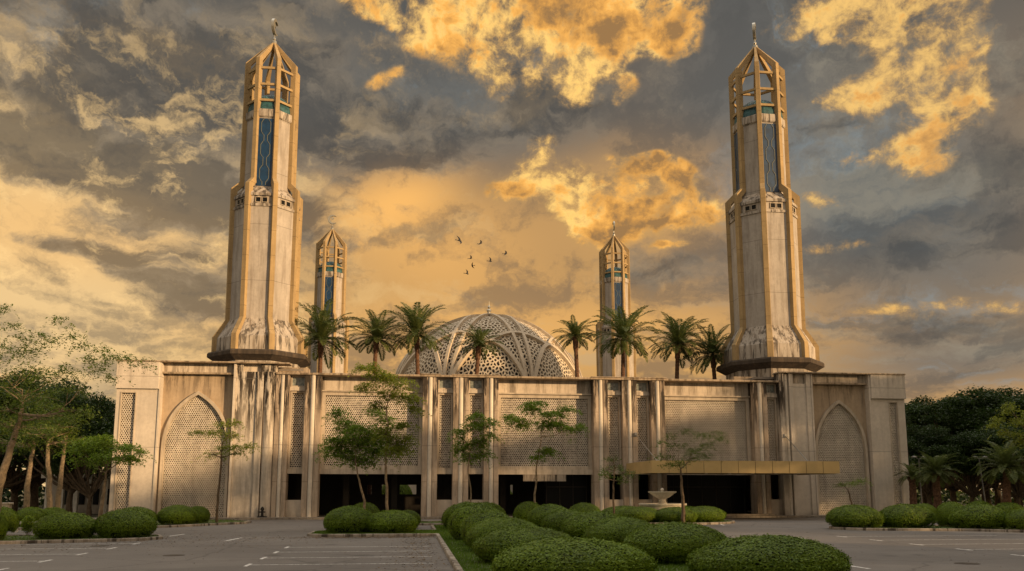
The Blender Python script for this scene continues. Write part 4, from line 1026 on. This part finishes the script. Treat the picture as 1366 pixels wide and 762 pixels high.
# ================================================================== trees
def curve(a, b, sag, rng, n=6, wob=.05):
    a = Vector(a); b = Vector(b); L = (b-a).length; out = []
    for i in range(n+1):
        t = i/n; p = a.lerp(b, t); p.z += sag*L*sin(pi*t); p += Vector((rng.normal(0, wob), rng.normal(0, wob), rng.normal(0, wob*.6)))*L*.25*sin(pi*t); out.append(p)
    return out
def tree(name, seed, Y, trunk, clumps, lb, group=None, r0=.10, leaf=.066, dens=1.0, m='tree', bark='bark', depth=None, nodes=None, cat='tree', flat=.32, bare=()):
    """trunk: pixel path of the stem at distance Y; clumps: (px,py,rx,rz[,dy]) leafy sprays each reached by a limb"""
    rng = np.random.default_rng(seed); P = [at(px, py, Y) for px, py in trunk]; P[0].z = .05
    t = empty(name, P[0], lb, cat, group); sc = Y/FPX; mb = MB(); H = P[-1].z-P[0].z
    pts = []
    for i in range(len(P)-1):
        for s in range(4): pts.append(P[i].lerp(P[i+1], s/4)+Vector((rng.normal(0, .012), rng.normal(0, .012), 0))*sqrt(H))
    pts.append(P[-1]); rad = [r0*(1.15-.75*i/(len(pts)-1)) for i in range(len(pts))]; mb.tube(pts, rad, 8); mb.build('trunk', M[bark], t)
    br = MB(); LV = []; LN = []
    forks = [p for p in pts if p.z > P[0].z+(.8 if name == 'park_tree' else .62 if name == 'feathery_tree' else .45)*H] or [pts[-1]]
    NODES = [(p, r0*.55) for p in forks]; tip_ = pts[-1]
    order = sorted(clumps, key=lambda c_: (at(c_[0], c_[1], Y)-tip_).length)
    for cl in order+[b+(None,) for b in bare]:
        isbare = cl[-1] is None
        px, py, rx, rz = cl[:4]; R = rx*sc; Rz = rz*sc; dy = cl[4] if len(cl) > 4 and cl[4] is not None else rng.uniform(-.6, .6)*min(3.5, R*1.5+.6)
        c = at(px, py, Y+dy)
        f, fr_ = min(NODES, key=lambda p: (p[0]-c).length+max(0, p[0].z-c.z+.1)*2.5)
        path = curve(f, c, -.07 if c.z > f.z else .05, rng, 7); L = (c-f).length; ra = min(fr_*.92, .030+.022*L); br.tube(path, [ra*(1-.70*i/7) for i in range(8)], 6)
        NODES += [(path[i], ra*(1-.70*i/7)) for i in (2, 3, 4, 5, 6)]
        if isbare: 
            for j in range(3):
                p = path[3+j]; e = p+Vector((rng.normal(0, .5), rng.normal(0, .5), .55))*R; br.tube(curve(p, e, .03, rng, 4), [ra*.4, ra*.3, ra*.22, ra*.15, ra*.1], 5)
            continue
        # twigs and flat sprays of leaves
        ns = max(5, int(R*(R+.3)*(Rz+.1)**.5*13*dens)+4)
        for j in range(ns):
            v = rng.normal(0, 1, 3); v /= np.linalg.norm(v); v *= rng.uniform(.25, 1)**.5
            s_ = c+Vector((v[0]*R, v[1]*R*.9, v[2]*Rz)); base_p = path[int(rng.integers(3, 8))]
            br.tube(curve(base_p, s_, .03, rng, 3), [ra*.42, ra*.32, ra*.24, ra*.14], 4, False)
            rs = rng.uniform(.16, .34)*(1+.25*R); nl = int(80*max(.5, dens)*(rs/.25)**2*(.055/leaf)**1.3)
            nt_ = max(4, int(9*(rs/.25)**2)); tc_ = rng.normal(0, 1, (nt_, 3))*[rs*.95, rs*.95, rs*flat*.9]
            q = tc_[rng.integers(0, nt_, nl)]+rng.normal(0, 1, (nl, 3))*[.072, .072, .045]*np.array((leaf/.06)**.7); q[:, 2] -= .2*(q[:, 0]**2+q[:, 1]**2)/max(rs, .3); LV.append(q+np.array(s_)); LN.append(np.tile([0, 0, 1.0], (nl, 1)))
    br.build('branches', M[bark], t)
    C = np.concatenate(LV); N = np.concatenate(LN); V = leaves(C, N, leaf, rng, .45, .45)-np.array(P[0]); obj('crown', fast_mesh('crown', V, 4, [M[m]]), t); return t
G1 = 'young trees in front of the mosque'
tree('young_tree', 1, 49.5, [(487, 690), (486, 668), (479, 640), (474, 618)], [(452, 600, 24, 9), (475, 585, 26, 10), (497, 600, 22, 9), (462, 568, 20, 8), (490, 572, 20, 8), (450, 552, 10, 6), (505, 585, 16, 8), (478, 612, 20, 7), (515, 560, 10, 6), (440, 590, 12, 6), (500, 550, 9, 5)],
     'dense dark green tree with twin pale stems left of the first big screen', G1, r0=.085, dens=1.3, m='tree', flat=.5)
tree('young_tree', 2, 47.5, [(516, 692), (516, 660), (514, 620), (517, 570), (515, 545)], [(497, 490, 9, 5), (510, 502, 16, 7), (532, 512, 18, 7), (545, 530, 14, 6), (492, 515, 12, 5), (520, 526, 16, 6), (552, 545, 9, 5), (505, 540, 9, 5), (535, 585, 17, 10, -.8), (515, 578, 16, 8, -.7), (528, 600, 18, 8, -.7), (540, 568, 12, 6, -.6), (500, 498, 8, 4), (486, 492, 6, 3)],
     'tallest slender young tree, sparse crown rising above the parapet', G1, r0=.085, dens=1.25, m='tree_lime')
tree('young_tree', 3, 51, [(628, 688), (629, 660), (624, 625), (627, 600)], [(615, 578, 12, 6), (632, 570, 14, 6), (648, 565, 13, 5), (622, 590, 14, 7), (640, 592, 14, 7), (628, 608, 14, 6), (652, 582, 8, 5), (612, 600, 9, 5), (636, 556, 10, 4), (655, 560, 7, 3), (645, 605, 8, 4)],
     'small leafy tree with a thin crooked trunk before the narrow screens left of centre', G1, r0=.055, dens=1.2)
tree('young_tree', 4, 51.5, [(713, 688), (714, 660), (717, 620), (721, 588), (722, 583)], [(690, 560, 14, 4), (712, 548, 14, 4), (735, 552, 16, 4), (758, 545, 12, 4), (745, 566, 14, 4), (705, 540, 8, 3), (762, 571, 10, 3), (680, 556, 10, 3), (722, 565, 14, 4), (716, 537, 6, 3), (728, 602, 13, 5), (714, 610, 6, 3), (698, 568, 10, 3), (772, 569, 6, 2.5)],
     'slim tree with a flat umbrella of leaves before the middle big screen', G1, r0=.065, dens=1.25, flat=.25)
tree('young_tree', 5, 54, [(819, 690), (818, 660), (819, 635), (820, 625)], [(812, 625, 9, 4), (825, 622, 10, 4), (835, 630, 8, 4), (818, 612, 7, 3), (806, 634, 6, 3), (829, 640, 6, 3)],
     'small thin sapling left of the canopy, with sparse yellowing leaves', G1, r0=.07, dens=.6, m='park', bark='darkbark')
tree('young_tree', 6, 53.0, [(912, 690), (911, 670), (909, 640), (908, 625)], [(885, 608, 14, 3), (905, 595, 14, 4), (925, 600, 18, 4), (945, 592, 14, 3), (895, 580, 9, 2.5), (915, 575, 10, 3), (935, 580, 12, 3), (955, 578, 9, 2.5), (920, 612, 12, 3), (890, 618, 12, 3), (938, 607, 12, 3), (905, 618, 8, 3), (880, 590, 7, 2.5), (962, 585, 6, 2)],
     'airy vase shaped tree beside the fountain, in front of the canopy', G1, r0=.12, dens=.6, leaf=.06, flat=.3, bark='darkbark', m='park')
tree('young_tree', 7, 58.5, [(289, 695), (291, 660), (296, 610), (297, 590)], [(290, 575, 13, 4), (308, 580, 12, 4), (326, 597, 12, 4), (300, 597, 14, 5), (284, 605, 8, 4), (262, 575, 7, 3), (315, 562, 9, 3), (335, 595, 7, 3), (295, 565, 8, 3), (312, 604, 8, 3)],
     'slender tree with a leaning trunk and thin yellow green tiers before the left arch', G1, r0=.085, dens=.85, m='tree_lime', flat=.3, bark='darkbark')
tree('young_tree', 8, 46, [(135, 695), (136, 668), (140, 643), (141, 638)], [(112, 600, 16, 5), (130, 590, 18, 5), (150, 595, 18, 5), (172, 598, 16, 5), (120, 612, 16, 5), (145, 608, 16, 5), (165, 610, 12, 4), (184, 601, 8, 3), (138, 583, 12, 4), (105, 592, 9, 4), (178, 612, 7, 3)],
     'forked pale barked tree with flat tiers of leaves, overlapping the left end of the mosque', G1, r0=.11, dens=1.15, flat=.25)
tree('young_tree', 9, 60, [(1137, 690), (1136, 670), (1132, 655), (1131, 652)], [(1125, 645, 6, 2), (1138, 643, 7, 2), (1150, 640, 6, 2)], 'tiny nearly bare sapling in front of the right arch', G1, r0=.07, dens=.35, bark='darkbark', bare=[(1112, 646, 8, 8), (1150, 641, 8, 8), (1135, 638, 8, 8)])
# large feathery tree at the left edge with long bare limbs
tree('feathery_tree', 10, 40, [(-10, 700), (-4, 660), (8, 620), (22, 575), (30, 545)], [(20, 470, 30, 10), (5, 500, 34, 12), (45, 492, 30, 8), (70, 505, 28, 7), (30, 520, 36, 9), (90, 495, 22, 6), (105, 520, 16, 5), (10, 545, 34, 10), (60, 530, 34, 8), (50, 555, 34, 9), (15, 570, 28, 9),
      (85, 548, 20, 7), (128, 492, 12, 4), (120, 478, 8, 3), (140, 480, 9, 3), (148, 502, 8, 2.5), (45, 460, 10, 3), (30, 450, 6, 3), (65, 455, 8, 2.5), (80, 428, 5, 1.8), (100, 447, 6, 2.5), (110, 460, 5, 2), (132, 466, 8, 2), (155, 475, 8, 2), (-5, 460, 14, 8), (38, 470, 14, 4), (165, 476, 6, 2), (55, 447, 6, 2.5), (15, 435, 5, 2.5), (5, 410, 5, 3), (190, 484, 5, 2)],
      'large feathery tree at the left edge with long thin limbs reaching over the mosque corner', None, r0=.20, dens=.42, leaf=.06, flat=.45, m='park', bare=[(110, 415, 10, 10), (85, 465, 12, 8)])
tree('park_tree', 11, 60, [(76, 690), (78, 660), (84, 610), (88, 590)], [(80, 560, 30, 14), (60, 545, 28, 12), (100, 550, 28, 12), (90, 580, 22, 8), (70, 575, 22, 8)], 'left tree with a straight leaning pale trunk behind the hedges', 'trees at the left', r0=.19, dens=.5, leaf=.085, m='park')
tree('park_tree', 12, 58, [(66, 690), (66, 640), (63, 600), (64, 590)], [(60, 580, 26, 9), (80, 590, 24, 9), (50, 570, 24, 9), (75, 570, 28, 10), (105, 585, 12, 5)], 'left tree with a straight pale trunk forking beside a side limb', 'trees at the left', r0=.18, dens=.5, leaf=.08, m='park')
tree('park_tree', 13, 62, [(34, 690), (36, 650), (42, 610), (45, 590)], [(40, 570, 28, 12), (20, 565, 30, 12), (55, 560, 26, 10), (30, 590, 26, 8), (5, 590, 26, 9)], 'leftmost straight trunk among the left trees', 'trees at the left', r0=.20, dens=.5, leaf=.085, m='park')
# yellow green branch tree at the right edge
tree('park_tree', 14, 52, [(1400, 690), (1398, 640), (1392, 600), (1388, 580)], [(1335, 560, 9, 3), (1350, 548, 10, 4), (1362, 562, 12, 4), (1340, 575, 7, 3), (1368, 580, 14, 5), (1378, 550, 14, 6), (1360, 590, 9, 4), (1385, 570, 14, 8), (1326, 566, 5, 2.5), (1347, 540, 5, 2.5)], 'yellow green tree reaching in from the right edge before the dark trees', None, r0=.14, dens=1.0, m='tree_lime', leaf=.07)

# ---- big spreading trees (background right, left, and out of frame where they shade the car park)
def big_tree_mesh(seed, R, H, nl, leaf, low=.30, tiers=46):
    rng = np.random.default_rng(seed); LV = []; per = nl//tiers; br = MB(); th0 = H*low*.75
    br.tube([(0, 0, 0), (.1, 0, th0*.5), (0, .1, th0)], [.42, .34, .30], 9)
    for i in range(tiers):
        a = rng.uniform(0, 2*pi); f = rng.uniform(0, 1)**.6; rr = R*f*.92; zt = H*(low+(1-low)*sqrt(max(0, 1-(f*.96)**2))); zb = H*(low+.10*(1-f)); z = zb+(zt-zb)*rng.uniform(.25, 1)**.55
        c = np.array([rr*cos(a), rr*sin(a), z]); s = R*rng.uniform(.16, .30)
        n = max(40, int(per*(s/(R*.23))**2)); q = rng.normal(0, 1, (n, 3)); q /= np.linalg.norm(q, axis=1)[:, None]; q *= rng.uniform(0, 1, (n, 1))**.4
        q = q*[s, s, s*.34]; q += np.repeat(rng.normal(0, .10*s, (n//8+1, 3)), 8, axis=0)[:n]; q[:, 2] -= .3*(q[:, 0]**2+q[:, 1]**2)/s*.6; LV.append(q+c)
        if i % 2 == 0: br.tube(curve((0, 0, th0*rng.uniform(.7, 1)), c, -.08, rng, 6), [.20, .17, .14, .11, .09, .06, .04], 6, False)
    C = np.concatenate(LV); return br, leaves(C, np.tile([0, 0, 1.0], (len(C), 1)), leaf, rng, .55, .55)
bigs = []
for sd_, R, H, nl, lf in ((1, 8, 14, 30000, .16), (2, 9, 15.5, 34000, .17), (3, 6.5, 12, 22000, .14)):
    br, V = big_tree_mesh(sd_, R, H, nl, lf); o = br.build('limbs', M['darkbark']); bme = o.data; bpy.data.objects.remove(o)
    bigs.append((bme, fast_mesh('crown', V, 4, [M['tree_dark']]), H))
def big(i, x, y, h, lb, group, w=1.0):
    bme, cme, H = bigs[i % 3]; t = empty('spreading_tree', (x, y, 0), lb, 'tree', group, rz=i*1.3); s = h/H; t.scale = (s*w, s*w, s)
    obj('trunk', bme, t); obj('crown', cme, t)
rt = [(1222, 529, 92, 1.0), (1262, 527, 84, 1.1), (1305, 520, 88, 1.1), (1345, 513, 84, 1.15), (1385, 508, 88, 1.2), (1232, 560, 78, .9), (1290, 570, 76, 1.0), (1350, 565, 74, 1.0), (1420, 510, 84, 1.2), (1240, 535, 104, 1.2), (1320, 530, 104, 1.2), (1400, 520, 104, 1.2)]
rl = ['beside the right end of the mosque', 'behind the lamp posts', 'behind the right lawn', 'above the palm at the right edge', 'cut by the right edge', 'low against the mosque corner', 'low in the middle of the right grove', 'low behind the yellow green tree', 'just outside the right edge',
      'at the back left of the right grove', 'at the back middle of the right grove', 'at the back right of the right grove']
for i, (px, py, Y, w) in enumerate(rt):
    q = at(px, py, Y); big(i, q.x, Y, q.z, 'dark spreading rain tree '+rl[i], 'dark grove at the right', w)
lt = [(10, 500, 90, 1.1), (60, 490, 96, 1.0), (105, 515, 80, .9), (140, 545, 92, .85), (-60, 490, 100, 1.2), (30, 535, 95, 1.2), (90, 540, 104, 1.2), (128, 560, 78, .75)]
ll_ = ['behind the feathery tree', 'with its crown above the middle of the left trees', 'left of the mosque corner', 'touching the left end of the mosque', 'cut by the left edge', 'at the back left of the left grove', 'at the back right of the left grove', 'low beside the mosque end', 'near, at the left edge']
for i, (px, py, Y, w) in enumerate(lt):
    q = at(px, py, Y); big(i+1, q.x, Y, q.z, 'dark green tree '+ll_[i], 'dark grove at the left', w)
# distant tree belts that read as one mass
def belt(name, x0, x1, y, h, n, seed, lb):
    rng = np.random.default_rng(seed); C = np.c_[rng.uniform(x0, x1, n), y+rng.normal(0, 3, n), rng.uniform(0, 1, n)]
    hh = h*(.8+.15*np.sin(C[:, 0]*.22)+.10*np.sin(C[:, 0]*.61+1)); C[:, 2] *= hh
    tag(obj(name, fast_mesh(name, leaves(C, np.tile([0, -.5, .8], (n, 1)), .42, rng, .6, .6), 4, [M['tree_dark']])), lb, 'trees', kind='stuff')
belt('distant_woodland', 42, 190, 128, 12.0, 26000, 1, 'far dark wood closing the view at the right')
belt('distant_woodland', -150, -20, 122, 10.5, 24000, 2, 'far dark wood closing the view at the left')
# grove behind the photographer's right: stands between the low sun and the car park
sv = Vector((sd[0], sd[1])).normalized(); pv = Vector((-sv.y, sv.x))
shade = [(-8, 84, 18.5), (8, 80, 19), (22, 86, 19.0), (36, 82, 20.5), (50, 82, 22.4), (64, 80, 23), (78, 84, 23.2), (58, 104, 23), (74, 106, 23.5), (88, 92, 22), (44, 104, 23), (-22, 82, 18), (-38, 90, 19), (-54, 84, 19), (-70, 88, 20), (-86, 84, 20)]
base0 = Vector((-16, 68))
for i, (s, d, h) in enumerate(shade):
    # s runs along the line square to the sun, measured from the left end of the mosque front
    p = base0+sv*d+Vector((-pv.x, -pv.y))*(-s)*1.0
    big(i, p.x, p.y, h, 'unseen shade tree added to keep the sun off the near mounds', 'row of trees behind the car park', 1.15)

for i, (x_, y_, h_) in enumerate(((49, -20, 16), (57, -13, 17), (45, -9, 15), (52, -27, 16))):  # more trees out of view, added to keep the sun off the near mounds
    big(i+2, x_, y_, h_, 'unseen shade tree added to keep the sun off the near mounds', 'row of trees behind the car park', 1.15)
# ================================================================== left pavilion, posts, lamps
pv_ = empty('low_pavilion', (at(110, 670, 84).x, 84, 0), 'low white pavilion with a flat roof seen between the left trunks', 'pavilion')
x0 = at(60, 650, 84).x; x1 = at(150, 650, 84).x
MB().box(x0, x1, 83, 90, 3.4, 3.75).build('roof', M['white'], pv_); MB().box(x0+.3, x1-.3, 84.5, 89.8, .0, 3.4).build('wall', M['wing_wall'], pv_)
for i in range(5): MB().box(x0+.4+i*(x1-x0-1)/4, x0+.75+i*(x1-x0-1)/4, 83.1, 83.5, 0, 3.4).build('pillar', M['white'], pv_)
for i in range(4): MB().box(x0+1.2+i*(x1-x0-1)/4, x0+2.2+i*(x1-x0-1)/4, 84.42, 84.49, .9, 2.4).build('window', M['glass'], pv_)
q = gr(3, 697); gp = empty('gate_post', (q.x, q.y, 0), 'cream gate post cut by the left edge of the photo', 'post')
MB().box(q.x-.42, q.x+.42, q.y-.3, q.y+.3, 0, 1.25).build('pier', M['frame'], gp, bevel=.02); MB().box(q.x-.5, q.x+.5, q.y-.38, q.y+.38, 1.25, 1.38).build('cap', M['frame'], gp, bevel=.02)
q0 = at(20, 694, 48); q1 = at(52, 694, 48)
bn = empty('low_rail', ((q0.x+q1.x)/2, 48, 0), 'low pale rail between the left hedges', 'rail'); MB().box(q0.x, q1.x, 47.9, 48.1, .42, .56).build('top_rail', M['white'], bn)
for f in (.1, .9): MB().box(q0.x+(q1.x-q0.x)*f-.06, q0.x+(q1.x-q0.x)*f+.06, 47.93, 48.07, 0, .418).build('post', M['white'], bn)
for i, (px, top, Y, lean, lb) in enumerate(((1231, 612, 70, 0, 'lamp post with a white twin head among the small palm fronds'), (1216, 622, 74, 0, 'thin lamp post nearest the mosque corner'), (1317, 612, 72, -.35, 'thin leaning lamp post left of the right edge palm'))):
    g0 = at(px, 690, Y); g1 = at(px, top, Y); L = empty('lamp_post', (g0.x, Y, 0), lb, 'lamp post', 'lamp posts on the right lawn')
    MB().tube([(g0.x, Y, 0), (g0.x+lean, Y, g1.z)], [.075, .045], 10).build('pole', M['post'], L)
    for s in (-1, 1):
        MB().tube([(g0.x+lean, Y, g1.z-.05), (g0.x+lean+s*.4, Y-.1, g1.z+.12)], .03, 6).build('arm', M['post'], L)
        MB().lathe([(.02, .0), (.26, .03), (.24, .10), (.06, .16)], 14, (g0.x+lean+s*.5, Y-.12, g1.z+.08)).build('lamp_head', M['metal'], L)
# standpipe at the foot of the stained column
q = Vector((-11.55, 67.55, .14)); sp = empty('standpipe', q, 'small dark standpipe at the foot of the stained round column', 'standpipe')
MB().lathe([(.17, .0), (.17, .1), (.10, .14), (.10, .55), (.15, .6), (.13, .72), (.04, .84)], 14, q).build('body', M['black'], sp)
MB().tube([q+Vector((-.24, 0, .42)), q+Vector((.24, 0, .42))], .05, 8).build('outlet', M['black'], sp); MB().box(q.x-.35, q.x+.35, q.y-.2, q.y+.25, .141, .22).build('base', M['black'], sp)

# ================================================================== birds
def bird(px, py, span, roll, yaw, flap, lb):
    p = at(px, py, 62); s = span*1.15
    bm = bmesh.new()
    def v(x, y, z): return bm.verts.new((x, y, z))
    # body rings along X (beak at +x), wings rooted in the middle rings
    rings = []; prof = [(.50, .012, 0), (.42, .05, .01), (.34, .065, .015), (.22, .085, 0), (.05, .11, -.01), (-.15, .10, -.01), (-.32, .05, 0), (-.42, .045, .005)]
    for x, r, z in prof:
        rings.append([v(x, r*cos(a), z+r*.85*sin(a)) for a in [2*pi*i/8 for i in range(8)]])
    for a, b2 in zip(rings[:-1], rings[1:]):
        for j in range(8): bm.faces.new((a[j], a[(j+1) % 8], b2[(j+1) % 8], b2[j]))
    bm.faces.new(rings[0])
    tl = [v(-.78, .17, .0), v(-.70, 0, .0), v(-.78, -.17, .0)]; L = rings[-1]; bm.faces.new((L[0], L[1], L[2], L[3], L[4], tl[2], tl[1], tl[0])); bm.faces.new((L[0], tl[0], tl[1], tl[2], L[4], L[5], L[6], L[7]))
    for s_ in (1, -1):
        prev = None
        for f, ch, xo in ((.08, .36, .10), (.35, .38, .16), (.62, .30, .10), (.85, .18, -.06), (1.0, .03, -.22)):
            y = s_*f; z = sin(radians(flap))*f*(1 if f < .6 else 1-.5*(f-.6)); y *= cos(radians(flap))
            c = [v(xo+ch/2, y, z+.02), v(xo-ch/2, y, z), v(xo-ch/2, y, z-.015), v(xo+ch/2, y, z-.02)]
            if prev:
                for j in range(4): bm.faces.new((prev[j], prev[(j+1) % 4], c[(j+1) % 4], c[j]))
            else: bm.faces.new(c)
            prev = c
        bm.faces.new(prev)
    bmesh.ops.recalc_face_normals(bm, faces=bm.faces); me = bpy.data.meshes.new('bird'); bm.to_mesh(me); bm.free(); me.materials.append(M['black'])
    o = obj('bird', me, None, p); o.scale = (s, s, s); o.rotation_euler = (radians(roll), 0, radians(yaw)); tag(o, lb, 'bird', 'birds flying above the dome')
bird(612.5, 321, .42, 55, 30, 10, 'top left bird of the flock, the largest, with wings steeply banked')
bird(640.5, 325, .32, 50, -30, 20, 'bird with raised left wing, second from left along the top of the flock')
bird(674, 338.5, .30, 50, -20, 15, 'rightmost bird of the flock')
bird(627.5, 345, .28, 45, -20, 30, 'upper of the two birds close together in the middle of the flock')
bird(653.5, 348.5, .30, 60, 10, 35, 'bird low and right of the middle of the flock')
bird(630.5, 354.5, .24, 60, 150, 25, 'lower of the two birds close together, the smallest of the flock')
bird(622.5, 365, .30, 60, 20, 35, 'lowest bird of the flock')
